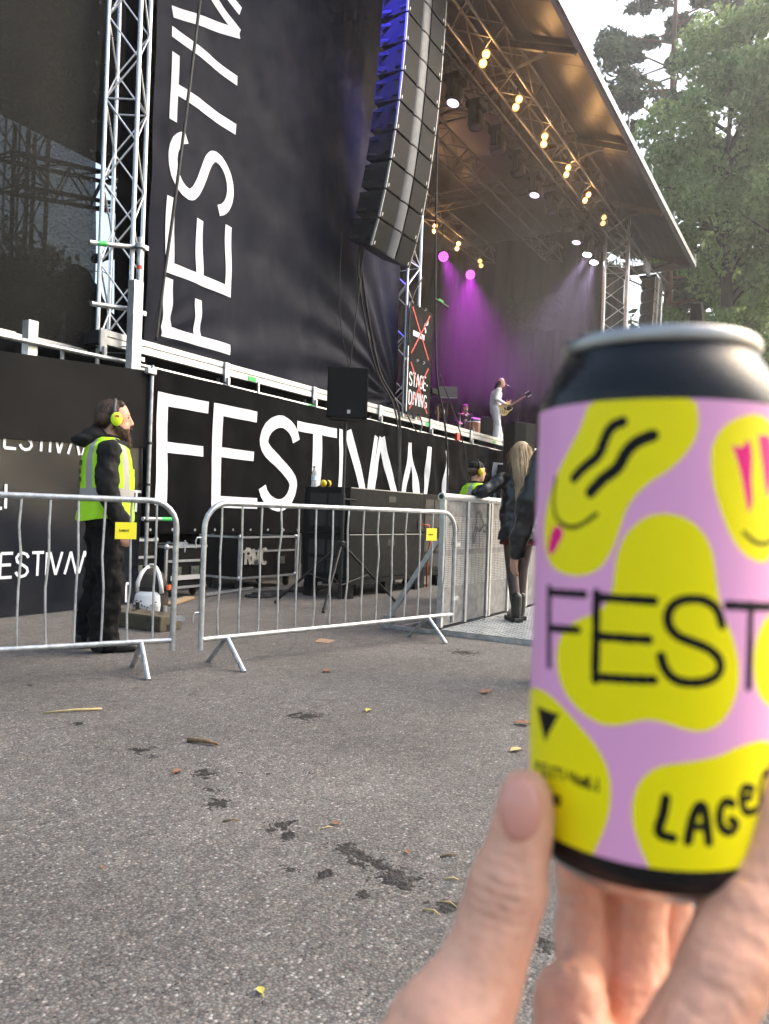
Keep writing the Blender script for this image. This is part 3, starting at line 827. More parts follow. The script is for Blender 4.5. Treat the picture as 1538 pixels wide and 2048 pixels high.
HSTROKES = [
    ('letter_f', [(.19, [(6.53, b), (6.53, t)]), (.15, [(6.61, 2.345), (7.29, 2.345)]), (.13, [(6.61, 1.78), (7.22, 1.78)])]),
    ('letter_e', [(.17, [(7.46, b), (7.46, t)]), (.15, [(7.53, 2.345), (8.24, 2.345)]), (.13, [(7.53, 1.80), (8.22, 1.80)]), (.15, [(7.53, 1.155), (8.30, 1.155)])]),
    ('letter_s', [(.175, [(8.41 + x / .62 * .75, 1.14 + y * 1.21) for x, y in s_curve(.62)])]),
    ('letter_t', [(.15, [(9.16, 2.335), (10.22, 2.335)]), (.20, [(9.68, 2.28), (9.68, b)])]),
    ('letter_i', [(.12, [(10.36, b), (10.36, t)])]),
    ('letter_v', [(.19, [(10.58, t), (11.2, b)]), (.15, [(11.2, b), (11.46, t)])]),
    ('letter_a', [(.16, [(11.24, b), (11.69, t)]), (.19, [(11.69, t), (12.3, b)])]),
    ('letter_a', [(.17, [(12.46, b), (12.73, t)]), (.18, [(12.73, t), (13.14, b)])]),
    ('letter_l', [(.17, [(13.40, b), (13.40, t)]), (.14, [(13.47, 1.15), (14.0, 1.15)])]),
    ('letter_i', [(.17, [(14.30, b), (14.30, t)])]),
    ('letter_f', [(.19, [(16.93, b), (16.93, t - .04)]), (.15, [(17.01, 2.31), (17.75, 2.31)]), (.13, [(17.01, 1.78), (17.6, 1.78)])]),
    ('letter_e', [(.17, [(18.0, b), (18.0, t)]), (.15, [(18.07, 2.345), (18.8, 2.345)]), (.13, [(18.07, 1.8), (18.7, 1.8)])]),
]
for nm, sts in HSTROKES:
    mb = MB()
    for k, (w, pts) in enumerate(sts): stroke_on(mb, pts, w, .05, skirt, .012 + k * .0008)
    mb.build(nm, M_WHITEPRINT, sb, smooth=True)
e = MB()
for i in range(40):
    x = 6.4 + i * .36
    p = skirt(x, .79, .004); e.lathe([(.012, -.002), (.018, -.002), (.018, .004), (.012, .004)], p, 8, rot=Matrix.Rotation(R(90), 3, 'X'))
tag(e.build('eyelets', M_ALUDULL, sb), kind='stuff')

# dark open-weave sheet at the left, with what stands behind it
M_MESH = mesh_fabric('dark_mesh_sheet', (.0065, .007, .006), .055)
msh = thing('mesh_sheet', (4.6, 7.3, 2.8), 'dark see-through mesh sheet hung left of the bright truss tower', 'sheet')
def mfold(x, z, l):
    return (x + .02 * math.sin(z * 2.2) * max(0, x - 5.2) / .6 + (.012 * (z - 3)), 7.30 + .02 * math.sin(x * 6) + .03 * math.sin(z * 1.4 + x), z)
sheet('cloth', 2.2, 5.78, 2.80, 9.6, .06, .06, mfold, M_MESH, msh)
ey = MB()
for i in range(14):
    z = 3.0 + i * .34
    p = mfold(5.72, z, 0); ey.lathe([(.010, -.004), (.020, -.004), (.020, .004), (.010, .004)], (p[0], p[1] - .006, p[2]), 8, rot=Matrix.Rotation(R(90), 3, 'X'))
    ey.tube([(p[0] + .0, p[1] - .008, p[2]), (p[0] + .10, p[1] - .06, p[2] + .03), (p[0] + .16, p[1] - .12, p[2] - .01)], .005, 5)
tag(ey.build('ties', M_RUBBER, msh), kind='stuff')
M_TARP = mat('black_tarpaulin', (.010, .010, .011), .7, var=.3, bump=.2, bscale=6)
one('roof_tarpaulin', MB().bbox(2.0, 8.2, 9.45, 9.5, 6.1, 12.0), M_TARP, 'black tarpaulin hanging behind the mesh sheet', 'tarpaulin')
hp = blob('covered_equipment', [('e', (6.0, 9.0, 3.2), (.9, .5, .95)), ('e', (6.9, 9.0, 3.4), (.45, .4, .95)), ('e', (5.0, 9.2, 3.3), (.8, .5, .9)), ('c', [(7.2, 9, 4.5, .08), (7.5, 9, 4.7, .06)]), ('e', (7.3, 9.1, 3.1), (.4, .4, .8))], .05, M_TARP, None, 3, world_space=True, disp=.06, dscale=2.5)
tag(hp, 'heap of covered equipment silhouetted behind the mesh sheet', 'equipment')
truss('roof_truss', (5.9, 9.2, 5.25), (8.2, 9.2, 5.75), .4, 8, 'short slanting truss silhouetted behind the mesh sheet', 'truss', 'horizontal trusses under the roof', r=.03, rb=.014, m=M_BLACKMETAL, single=False)
truss('truss_tower', (6.55, 9.6, 3.0), (6.55, 9.6, 6.2), .3, 8, 'dark tower silhouetted behind the mesh sheet', 'truss tower', 'lattice towers holding up the stage', r=.03, rb=.012, m=M_BLACKMETAL, single=False)

# ================================================================== hoarding at the left
hd = thing('hoarding', (4.2, 6.5, 0), 'black site hoarding with repeated white wordmark, behind the standing guard', 'hoarding')
M_MATTEPANEL = mat('matte_black_board', (.008, .008, .0085), .8, var=.08, vscale=1.5, spec=.12)
M_VINYL = mat('glossy_black_vinyl', (.008, .010, .016), .22, var=.25, vscale=3, bump=.12, bscale=5)
b = MB(); b.add([(1.0, 6.47, 1.50), (5.92, 6.47, 1.70), (5.92, 6.47, 2.54), (1.0, 6.47, 2.17), (1.0, 6.495, 1.50), (5.92, 6.495, 1.70), (5.92, 6.495, 2.54), (1.0, 6.495, 2.17)],
               [(0, 1, 2, 3), (7, 6, 5, 4), (0, 4, 5, 1), (1, 5, 6, 2), (2, 6, 7, 3), (3, 7, 4, 0)])
b.build('upper_board', M_MATTEPANEL, hd)
def vin(x, z, l): return (x, 6.50 + .010 * math.sin(x * 2.3 + z) + .006 * math.sin(z * 5 + x * 3) - l, z)
sheet('vinyl', 1.0, 5.9, .012, 1.72, .06, .06, vin, M_VINYL, hd)
for (txt, u, v) in (('FESTIVAALI', 4.12, 1.55), ('FESTIVAALI', 4.12, .37), ('FEST', 5.30, 1.0), ('FEST', 5.25, .03), ('FESTIVAALI', 3.0, 1.0), ('FESTIVAALI', 2.9, .03), ('FESTIVAALI', 2.2, .37)):
    mb = MB(); text_on(mb, txt, u, v, .22 if v > .04 else .2, .028, vin, .04, .007, gap=.17, xs=.92)
    mb.build('printed_wordmark', M_WHITEPRINT, hd, smooth=True)
MB().tube([(5.93, 6.44, .0), (5.93, 6.44, 2.60)], .021, 10).build('post', M_STEEL, hd, smooth='auto')
MB().tube([(3.0, 6.55, .0), (3.0, 6.55, 2.2)], .021, 10).build('post', M_STEEL, hd, smooth='auto')
for z in (.4, .9, 1.3, 1.75, 2.5):
    MB().lathe([(.03, -.012), (.03, .012)], (5.93, 6.44, z), 10).build('tie', M_RUBBER, hd)
MB().bbox(5.84, 5.96, 6.40, 6.46, 2.50, 2.56).build('cap', M_STEEL, hd, bevel=.006)

# ================================================================== crowd-control barriers
def barrier(P, Q, label, tag_t, nbars=15):
    """P, Q: ground points under the two ends"""
    P, Q = Vector((*P, 0)), Vector((*Q, 0))
    L = (Q - P).length
    ax = (Q - P).normalized()
    nr = Vector((-ax.y, ax.x, 0))
    root = thing('crowd_barrier', (P + Q) / 2, label, 'barrier', 'crowd barriers in front of the stage')
    pt = lambda t, z, o=0: P + ax * t + nr * o + Vector((0, 0, z))
    r, zb, zt = .019, .13, 1.10
    path = [pt(0, zb)] + [pt(0, .5), pt(0, zt - .17)]
    path += [pt(.17 - .17 * math.cos(a), zt - .17 + .17 * math.sin(a)) for a in [R(15 * k) for k in range(1, 7)]]
    path += [pt(L * k / 8, zt) for k in range(1, 8)]
    path += [pt(L - .17 + .17 * math.sin(a), zt - .17 + .17 * math.cos(a)) for a in [R(15 * k) for k in range(0, 7)]]
    path += [pt(L, .5), pt(L, zb)]
    MB().tube(path, r, 12).build('frame', M_STEEL, root, smooth='auto')
    MB().tube([pt(.012, .20), pt(L / 2, .197), pt(L - .012, .20)], r * .95, 12).build('bottom_rail', M_STEEL, root, smooth='auto')
    for i in range(nbars):
        t = .13 + (L - .26) * i / (nbars - 1)
        jj = [random.gauss(0, .005) for _ in range(8)]
        MB().tube([pt(t, .205), pt(t + jj[0], .38, jj[4]), pt(t + jj[1], .55, jj[5]), pt(t + jj[2], .74, jj[6]), pt(t + jj[3], .92, jj[7]), pt(t, zt - .005)], .0075, 8).build('bar', M_STEEL, root, smooth='auto')
    for t in (.20, L - .32 if L > 2.4 else L - .20):
        f = MB()
        f.tube([pt(t, .20, .0), pt(t, .0, -.22)], .0165, 10)
        f.tube([pt(t, .20, .0), pt(t, .0, .22)], .0165, 10)
        f.tube([pt(t, .09, -.12), pt(t, .09, .12)], .003, 5)
        f.build('foot', M_STEEL, root, smooth='auto')
    for t, z in ((L, .82), (L, .34)):
        h = MB(); h.beam(pt(t + .015, z), pt(t + .075, z), .01, .035); h.tube([pt(t + .06, z + .03), pt(t + .06, z - .05)], .005, 6)
        h.build('hook', M_STEEL, root)
    for z in (.87, .38):
        h = MB(); h.tube([pt(-.015, z), pt(-.05, z), pt(-.06, z - .02), pt(-.06, z - .07)], .005, 6)
        h.build('hook_pin', M_STEEL, root)
    if tag_t is not None:
        c = pt(tag_t, .905, -.014)
        w = .065
        pl = MB(); pl.beam(c - ax * w, c + ax * w, .004, .105); pl.build('name_plate', M_YELLOWSIGN, root)
        mb = MB()
        def sf(u, v, l): return c + ax * u + Vector((0, 0, v)) - nr * (.003 + l)
        text_on(mb, 'RAMIRENT', -.040, -.007, .014, .0022, sf, .006, .001, gap=.16, xs=.8)
        mb.build('printed_name', M_RUBBER, root)
    return root
barrier((1.62, 4.80), (3.63, 3.67), 'left galvanised crowd barrier in front of the standing guard', 1.985, 14)
barrier((3.76, 3.55), (6.19, 2.875), 'right galvanised crowd barrier beside the aluminium stage barrier', 2.20, 15)

# ================================================================== aluminium stage barriers with step plates
def punched(name):
    m = bpy.data.materials.new(name); m.use_nodes = True
    nt = m.node_tree; N = nt.nodes; b = N['Principled BSDF']
    tc = N.new('ShaderNodeTexCoord')
    n = N.new('ShaderNodeTexNoise'); n.inputs['Scale'].default_value = 14; n.inputs['Detail'].default_value = 6
    nt.links.new(tc.outputs['Object'], n.inputs['Vector'])
    r = N.new('ShaderNodeValToRGB'); nt.links.new(n.outputs['Fac'], r.inputs[0])
    r.color_ramp.elements[0].position = .3; r.color_ramp.elements[0].color = (.13, .135, .145, 1)
    r.color_ramp.elements[1].position = .72; r.color_ramp.elements[1].color = (.27, .28, .295, 1)
    nt.links.new(r.outputs[0], b.inputs['Base Color'])
    b.inputs['Metallic'].default_value = .55; b.inputs['Roughness'].default_value = .48
    return m
M_PUNCH = punched('scuffed_aluminium_sheet')
M_RIB = mat('worn_rib_aluminium', (.36, .37, .385), .5, .5, var=.2, vscale=30)
M_STENCIL = mat('dark_stencil_steel', (.10, .105, .115), .6, .3)  # even dark tone of the stencilled figure
def stage_barrier(x0, label):
    w = 1.10; y = 3.03; zt = 1.24
    root = thing('stage_barrier', (x0 + w / 2, y, 0), label, 'barrier', 'aluminium stage barriers along the pit')
    MB().tube([(x0 - .01, y, zt), (x0 + w, y, zt)], .036, 14).build('top_rail', M_ALUDULL, root, smooth='auto')
    MB().tube([(x0 - .013, y, zt), (x0 - .0105, y, zt)], .022, 12).build('rail_end', M_RUBBER, root)
    for x in (x0 + .03, x0 + w / 2, x0 + w - .03):
        MB().bbox(x - .022, x + .022, y - .03, y + .02, .06, zt - .03).build('upright', M_ALUDULL, root, bevel=.004)
    for (xa, xb) in ((x0 + .055, x0 + w / 2 - .025), (x0 + w / 2 + .025, x0 + w - .055)):
        MB().bbox(xa, xb, y - .012, y - .006, .07, zt - .035).build('panel', M_PUNCH, root)
        s = MB()
        n = int((zt - .16 - .42) / .017)
        for i in range(n):
            z = .42 + i * .017
            if .70 < z < .76: continue
            k = 5
            for j in range(k):
                a = xa + .012 + (xb - xa - .024) * j / k; c = a + (xb - xa - .024) / k - .008
                s.bbox(a, c, y - .0165, y - .0125, z, z + .009)
        tag(s.build('slot_ribs', M_RIB, root), kind='stuff')
    # step plate on the crowd side, frame and brace on the pit side
    MB().bbox(x0, x0 + w - .008, 1.95, y - .035, .035, .05).build('step_plate', M_TREAD, root)
    st_ = MB()
    for i in range(22):
        for j in range(22):
            px, py = x0 + .04 + i * .047, 2.0 + j * .045
            st_.beam((px - .012, py - .012 if (i + j) % 2 else py + .012, .052), (px + .012, py + .012 if (i + j) % 2 else py - .012, .052), .006, .004)
    tag(st_.build('tread_pattern', M_TREAD, root), kind='stuff')
    MB().bbox(x0, x0 + .05, 1.95, 3.62, 0, .033 if False else .034).build('base_frame', M_STEEL, root)
    MB().bbox(x0 + .06, x0 + w, 1.94, 1.948, .0, .05).build('front_lip', M_STEEL, root)
    MB().beam((x0 + .03, 3.58, .06), (x0 + .03, 3.07, .84), .03, .045).build('brace', M_ALUDULL, root)
    MB().bbox(x0 + .0, x0 + .06, 3.50, 3.60, .035, .12).build('brace_lug', M_STEEL, root)
    MB().bbox(x0 + .055, x0 + .60, 3.40, 3.44, .0, .034).build('base_frame', M_STEEL, root)
    return root
for i, lb in enumerate(('nearest aluminium stage barrier section, its open end facing the crowd barrier', 'second aluminium stage barrier section, where the blonde woman stands', 'third aluminium stage barrier section, hidden behind the black jacket', 'fourth aluminium stage barrier section from the open end')):
    stage_barrier(6.22 + i * 1.11, lb)
def decal(root, y):
    mb = MB()
    def sf(u, v, l): return (u, y - l, v)
    # dark outline figure stencilled on the sheet
    for st in ([(6.98, 1.10), (7.06, 1.13), (7.16, .99), (7.06, .92), (7.0, .97), (6.97, .90), (6.93, .80), (6.90, .86), (6.95, .96), (6.99, 1.02), (6.98, 1.10)], [(7.16, .98), (7.22, 1.0), (7.23, .92), (7.15, .93)], [(6.36, .98), (6.42, 1.02), (6.47, .9), (6.42, .8)], [(6.50, 1.0), (6.56, .95), (6.52, .9)]):
        stroke_on(mb, st, .022, .02, sf, .02)
    mb.build('stencil', M_STENCIL, root)
sbars = [o for o in COL.objects if o.name.startswith('stage_barrier')]
decal(sbars[0], 3.03)

# ================================================================== loudspeakers in the pit
def cabinet_sub(name, x0, y0, z0, label, sx=1.96, sy=.70, sz=.575, ports='x', parent_pallet=False):
    root = thing(name, (x0 + sx / 2, y0 + sy / 2, z0), label, 'subwoofer', 'subwoofers stacked in the pit')
    MB().bbox(x0, x0 + sx, y0, y0 + sy, z0, z0 + sz).build('cabinet', M_BLACKPAINT, root, bevel=.012)
    for k in range(2):
        for q in range(2):
            if ports == 'x':
                ya = y0 + .07 + q * (sy - .14) / 2; yb = ya + (sy - .14) / 2 - .03
                za = z0 + .08 + k * (sz - .12) / 2; zb = za + (sz - .12) / 2 - .04
                p = MB(); p.bbox(x0 - .006, x0 + .002, ya, yb, za, zb); p.build('port', M_RUBBER, root)
            else:
                xa = x0 + .07 + q * (sx - .14) / 2; xb = xa + (sx - .14) / 2 - .03
                za = z0 + .08 + k * (sz - .12) / 2; zb = za + (sz - .12) / 2 - .04
                p = MB(); p.bbox(xa, xb, y0 - .006, y0 + .002, za, zb); p.build('port', M_RUBBER, root)
    if ports == 'x':
        MB().bbox(x0 + .95, x0 + 1.15, y0 - .004, y0 + .004, z0 + sz - .16, z0 + sz - .08).build('handle', M_RUBBER, root, bevel=.002)
        MB().bbox(x0 + .02, x0 + sx - .02, y0 - .003, y0 + .002, z0 + sz - .012, z0 + sz - .004).build('edge_trim', M_ALUDULL, root)
    return root
SX, SY = 7.95, 5.12
cabinet_sub('subwoofer', SX, SY, .23, 'lower black subwoofer on the pallet behind the right crowd barrier')
cabinet_sub('subwoofer', SX, SY, .812, 'upper black subwoofer with a bottle and earmuffs on top')
cabinet_sub('subwoofer', SX + 2.05, SY + .05, .23, 'lower black ported subwoofer at the back, right of the long stack', sx=.75, ports='y')
cabinet_sub('subwoofer', SX + 2.05, SY + .05, .812, 'upper black ported subwoofer at the back, right of the long stack', sx=.75, ports='y')
MB_ = MB(); 
pw = thing('pallet', (SX + 1, SY + .35, 0), 'black painted wooden pallet under the subwoofers', 'pallet')
for k in range(3):
    MB().bbox(SX - .02, SX + 2.0, SY + .0 + k * .27, SY + .10 + k * .27, .17, .228).build('board', M_BLACKPAINT, pw)
for x in (SX + .02, SX + .95, SX + 1.8):
    for y in (SY + .01, SY + .56):
        MB().bbox(x, x + .14, y, y + .12, 0, .168).build('block', M_BLACKPAINT, pw)
pw = thing('pallet', (SX + 2.4, SY + .35, 0), 'small black pallet under the back subwoofers', 'pallet')
MB().bbox(SX + 2.05, SX + 2.8, SY + .06, SY + .72, .17, .228).build('board', M_BLACKPAINT, pw)
for x in (SX + 2.08, SX + 2.64):
    for y in (SY + .07, SY + .56):
        MB().bbox(x, x + .12, y, y + .12, 0, .168).build('block', M_BLACKPAINT, pw)
MB().bbox(SX + 1.80, SX + 1.94, SY - .012, SY - .002, .86, 1.0).build('power_socket', M_RUBBER, None)
o = COL.objects[-1]; tag(o, 'small black power socket box on the subwoofer end', 'socket')
one('power_cable', MB().tube([(SX + 1.87, SY - .02, .94), (SX + 1.95, SY - .10, .93), (SX + 2.02, SY - .12, .80), (SX + 2.04, SY - .06, .5), (SX + 2.05, SY - .05, .02)], .012, 6), mat('orange_plug', (.6, .10, .03), .5), 'cable plugged into the subwoofer end', 'cable', smooth=True)

# bottle and earmuffs on the upper subwoofer
bt = thing('water_bottle', (8.05, 5.75, 1.388), 'clear plastic water bottle standing on the subwoofer', 'bottle')
M_CLEAR = mat('clear_plastic', (.82, .87, .90), .12, 0, **{'Transmission Weight': .75, 'IOR': 1.2})
MB().lathe([(.03, 0), (.033, .01), (.033, .06), (.030, .07), (.033, .08), (.033, .15), (.028, .19), (.013, .225), (.013, .245)], (8.05, 5.75, 1.388), 18).build('body', M_CLEAR, bt, smooth='auto')
MB().lathe([(.015, .245), (.015, .262), (.010, .264)], (8.05, 5.75, 1.388), 14).build('cap', M_BLACKMETAL, bt)
MB().lathe([(.0336, .085), (.0336, .14)], (8.05, 5.75, 1.388), 18).build('label_band', mat('pale_blue_wrap', (.5, .65, .8), .5), bt)
M_MUFF = mat('yellow_muff', (.80, .55, .01), .4)
em = thing('earmuffs', (8.25, 5.72, 1.388), 'yellow and black earmuffs lying on the subwoofer', 'earmuffs')
for s_ in (-1, 1):
    MB().ell((8.25 + s_ * .055, 5.70, 1.388 + .05), (.032, .045, .05)).build('ear_cup', M_MUFF, em, smooth=True)
    MB().ell((8.25 + s_ * .026, 5.70, 1.388 + .05), (.018, .042, .048)).build('cushion', M_RUBBER, em, smooth=True)
MB().tube([(8.19, 5.70, 1.43), (8.17, 5.75, 1.40), (8.21, 5.80, 1.395), (8.29, 5.80, 1.395), (8.33, 5.75, 1.40), (8.31, 5.70, 1.43)], .009, 8).build('headband', M_RUBBER, em, smooth=True)

# speaker on a tripod
ts = thing('speaker_stand', (7.18, 4.72, 0), 'black tripod stand under the single loudspeaker', 'tripod stand')
MB().tube([(7.18, 4.72, .10), (7.18, 4.72, 1.25)], .022, 12).build('pole', M_BLACKMETAL, ts, smooth='auto')
MB().tube([(7.18, 4.72, 1.2), (7.18, 4.72, 2.10)], .017, 12).build('inner_pole', M_BLACKMETAL, ts, smooth='auto')
MB().tube([(7.18, 4.72, 1.22), (7.30, 4.62, 1.21)], .012, 8).build('knob', M_RUBBER, ts, smooth='auto')
MB().lathe([(.035, -.03), (.045, -.02), (.045, .02), (.035, .03)], (7.18, 4.72, .72), 14).build('collar', M_BLACKMETAL, ts)
for (fx, fy) in ((6.66, 4.58), (8.02, 4.46), (6.95, 5.45)):
    l = MB(); l.tube([(7.18, 4.72, .72), (fx, fy, .02)], .015, 10); lo = l.build('leg', M_BLACKMETAL, ts, smooth='auto')
    MB().tube([(fx + (7.18 - fx) * .06, fy + (4.72 - fy) * .06, .055), (fx, fy, .016)], .02, 8).build('rubber_foot', M_RUBBER, ts, smooth='auto')
    MB().tube([(7.18, 4.72, .25), ((7.18 + fx) / 2, (4.72 + fy) / 2, .37)], .008, 6).build('strut', M_BLACKMETAL, ts, smooth='auto')
rz = YAW + R(6)
sp = thing('loudspeaker', (7.18, 4.72, 2.10), 'square black loudspeaker up on the tripod stand', 'loudspeaker', None, rz)
poly = [(-.20, -.225), (-.20, .225), (.14, .16), (.14, -.16)]
MB().prism(poly, .0, .56).build('cabinet', M_BLACKPAINT, sp, bevel=.01, world_space=False)
MB().bbox(-.215, -.203, -.213, .213, .012, .548).build('grille', M_DARKGRILLE, sp, bevel=.004, world_space=False)
MB().bbox(-.219, -.2155, -.035, .0, .05, .09).build('badge', M_ALUDULL, sp, world_space=False)

# front-fill loudspeaker by the stage lip and its plinth
ff = thing('loudspeaker', (17.2, 6.45, 2.33), 'dark front-fill loudspeaker at the stage lip above the blonde woman', 'loudspeaker', None, R(62))
MB().prism([(-.26, -.32), (-.30, 0), (-.26, .32), (.24, .22), (.24, -.22)], 0, .98).build('cabinet', M_BLACKPAINT, ff, bevel=.012, world_space=False)
one('subwoofer', MB().bbox(16.75, 17.7, 6.1, 6.75, .0, 2.32), M_BLACKPAINT, 'black plinth cabinet under the front-fill loudspeaker', 'subwoofer', bevel=.01)

# ================================================================== flight cases, block, backpack
M_CASE = mat('black_laminate', (.009, .0085, .0085), .45, var=.3, vscale=10, spec=.15)
def case(x0, x1, y0, y1, z0, z1, label, rz=0):
    c = Vector(((x0 + x1) / 2, (y0 + y1) / 2, 0))
    root = thing('flight_case', c, label, 'flight case', 'flight cases under the stage', rz)
    hx, hy = (x1 - x0) / 2, (y1 - y0) / 2
    k = dict(world_space=False)
    MB().bbox(-hx + .01, hx - .01, -hy + .01, hy - .01, z0, z1).build('body', M_CASE, root, **k)
    for sx in (-1, 1):
        for sy in (-1, 1):
            MB().box((sx * (hx - .012), sy * (hy - .012), (z0 + z1) / 2), (.03, .03, z1 - z0 - .04)).build('edge_extrusion', M_ALUDULL, root, bevel=.004, **k)
            for z in (z0, z1):
                MB().ell((sx * (hx - .012), sy * (hy - .012), z), (.035, .035, .035)).build('ball_corner', M_ALUDULL, root, smooth=True, **k)
            w = MB(); w.lathe([(.045, -.015), (.05, -.01), (.05, .01), (.045, .015)], (sx * (hx - .1), sy * (hy - .1), .05), 14, rot=Matrix.Rotation(R(90), 3, 'Y'))
            w.bbox(sx * (hx - .1) - .03, sx * (hx - .1) + .03, sy * (hy - .1) - .03, sy * (hy - .1) + .03, .08, z0)
            w.build('castor', M_RUBBER, root, **k)
    for sy in (-1, 1):
        for z in (z0, (z0 * .35 + z1 * .65), z1):
            MB().box((0, sy * (hy - .006), z), (2 * hx - .07, .02, .028)).build('edge_extrusion', M_ALUDULL, root, **k)
    for sx in (-1, 1):
        for z in (z0, z1):
            MB().box((sx * (hx - .006), 0, z), (.02, 2 * hy - .07, .028)).build('edge_extrusion', M_ALUDULL, root, **k)
    M_LATCH = mat('dull_green_latch', (.17, .19, .16), .4, .6)
    for x in (-hx * .45, hx * .45):
        l = MB(); l.box((x, -hy - .002, z0 * .6 + z1 * .4), (.13, .012, .10)); l.box((x, -hy - .010, z0 * .6 + z1 * .4), (.07, .012, .05))
        l.build('latch', M_LATCH, root, bevel=.003, **k)
    return root
case(5.98, 6.35, 6.72, 7.3, .12, .68, 'flight case half hidden behind the hoarding end post')
c1 = case(6.40, 7.05, 6.62, 7.25, .12, .60, 'short flight case beside the white backpack')
MB().box((0, -.322, .235), (.5, .006, .055)).build('paper_label', mat('grey_paper', (.45, .45, .44), .8), c1, world_space=False)
c2 = case(7.72, 8.95, 6.66, 7.36, .16, .70, 'long flight case with stencilled letters under the banner')
mb = MB(); text_on(mb, 'RMC', -.50, .34, .20, .05, lambda u, v, l: (u, -.354 - l, v), .04, .006, gap=.2, xs=.95)
mb.build('stencilled_letters', mat('worn_white_stencil', (.42, .40, .36), .8, var=.35, vscale=12), c2, world_space=False)
one('plank', MB().beam((5.95, 6.1, .02), (6.6, 6.42, .02), .12, .025), M_WOOD, 'short pale wooden plank on the ground by the flight cases', 'plank', bevel=.004)
one('floor_batten', MB().beam((6.9, 6.45, .03), (7.95, 6.62, .03), .03, .03), M_ALUDULL, 'thin pale batten on the ground under the banner', 'batten')

blk = thing('ballast_block', (4.78, 5.24, 0), 'brown concrete ballast block at the foot of the hoarding', 'ballast block', None, R(92))
M_BLOCK = mat('brown_concrete', (.085, .072, .048), .85, var=.3, vscale=18, bump=.3, bscale=60)
MB().bbox(-.37, .37, -.125, .125, 0, .135).build('body', M_BLOCK, blk, bevel=.014, world_space=False)
for k in range(4):
    MB().lathe([(.026, .1355), (.026, .138)], (-.25 + k * .16, .0, 0), 12).build('hole_shade_disc', M_RUBBER, blk, world_space=False)  # flat black disc, the shade inside a hole put into its colour
MB().bbox(-.373, -.371, -.05, .05, .0, .06).build('recess_shade_plate', M_RUBBER, blk, world_space=False)  # thin dark plate, paints in the shaded hand recess
one('ballast_pin', MB().tube([(4.85, 5.35, .137), (4.85, 5.35, .20)], .018, 8), M_BLACKMETAL, 'short black pin standing in the ballast block', 'pin', smooth='auto')
one('ballast_pin', MB().tube([(4.9, 5.06, .137), (4.9, 5.06, .19)], .02, 8), M_STEEL, 'grey pin standing in the ballast block', 'pin', smooth='auto')

M_BAGWHITE = mat('white_nylon', (.72, .73, .75), .6, var=.06, bump=.15, bscale=20)
M_BAGBROWN = mat('dark_brown_nylon', (.030, .022, .018), .7, bump=.15, bscale=20)
bp_ = thing('backpack', (5.42, 5.80, 0), 'white and dark backpack on the ground beside the flight case', 'backpack', None, YAW)
blob('body', [('l', [(0, 0, .02, .11, .16), (0, 0, .1, .125, .175), (0, 0, .3, .12, .165), (.0, 0, .40, .095, .12), (.0, 0, .45, .05, .06)])], .012, M_BAGBROWN, bp_, 5)
blob('front_pocket', [('l', [(-.10, .0, .03, .05, .125), (-.11, .0, .10, .06, .135), (-.10, .0, .20, .045, .125), (-.09, 0, .235, .03, .09)])], .010, M_BAGWHITE, bp_, 4)
for y_ in (-.135, .1):
    MB().tube([(-.09, y_, .22), (-.11, y_ * .95, .32), (-.08, y_ * .7, .41), (0, y_ * .3, .462)], .022, 8).build('strap', M_BAGWHITE, bp_, smooth=True, world_space=False)
MB().tube([(-.098, -.12, .27), (-.125, -.05, .275), (-.128, .04, .275), (-.10, .11, .27)], .006, 6).build('zip', M_RUBBER, bp_, smooth=True, world_space=False)
MB().box((-.03, -.185, .27), (.07, .03, .05)).build('side_tag', mat('orange_tag', (.75, .13, .03), .5), bp_, bevel=.006, world_space=False)
MB().tube([(.0, -.03, .455), (.0, -.02, .49), (.0, .02, .49), (.0, .03, .455)], .009, 6).build('grab_handle', M_BAGWHITE, bp_, smooth=True, world_space=False)
pm = MB()
rnd = random.Random(3)
for k in range(26):
    y_, z_ = rnd.uniform(-.11, .11), rnd.uniform(.05, .15)
    pm.box((-.172 + .35 * y_ * y_ * 10 * .35, y_, z_), (.004, rnd.uniform(.006, .014), rnd.uniform(.006, .014)), Matrix.Rotation(rnd.uniform(0, 3), 3, 'X'))
tag(pm.build('pocket_print', M_BAGBROWN, bp_, world_space=False), kind='stuff')

# ================================================================== crossed-out signs
def sign(z0, z1, label, kind):
    root = thing('sign', (12.93, 6.84, z0), label, 'sign', 'crossed-out signs on the truss tower')
    MB().bbox(12.46, 13.41, 6.86, 6.875, z0, z1).build('board', M_MATTEPANEL, root)
    MB().bbox(12.43, 12.458, 6.85, 6.885, z0, z1).build('edge_strip', M_ALUDULL, root)
    sf = lambda u, v, l: (u, 6.858 - l, v)
    mb = MB()
    h = z1 - z0
    if kind == 'dive':
        text_on(mb, 'STAGE-', 12.53, z0 + h * .50, .25, .034, sf, .05, .003, gap=.17, xs=.70)
        text_on(mb, 'DIVING', 12.54, z0 + h * .16, .25, .034, sf, .05, .003, gap=.30, xs=.72)
    else:
        stroke_on(mb, [(12.62, z0 + h * .46), (13.08, z0 + h * .46)], .10, .05, sf, .003)
        stroke_on(mb, [(13.12, z0 + h * .56), (13.12, z0 + h * .62), (13.06, z0 + h * .66), (13.10, z0 + h * .72), (13.2, z0 + h * .75), (13.2, z0 + h * .82)], .05, .03, sf, .003)
    mb.build('print', M_WHITEPRINT, root)
    x = MB()
    stroke_on(x, [(12.56, z0 + h * .93), (13.28, z0 + h * .07)], .035, .1, sf, .007)
    stroke_on(x, [(13.28, z0 + h * .93), (12.56, z0 + h * .07)], .035, .1, sf, .0085)
    x.build('red_cross', M_RED, root)
    for u in (12.8, 13.05):
        MB().tube([(u, 6.85, z1 - .03), (u + .04, 6.83, z1 + .0), (u + .02, 6.85, z1 + .03)], .006, 6).build('cable_tie', M_WHITEPRINT, root)
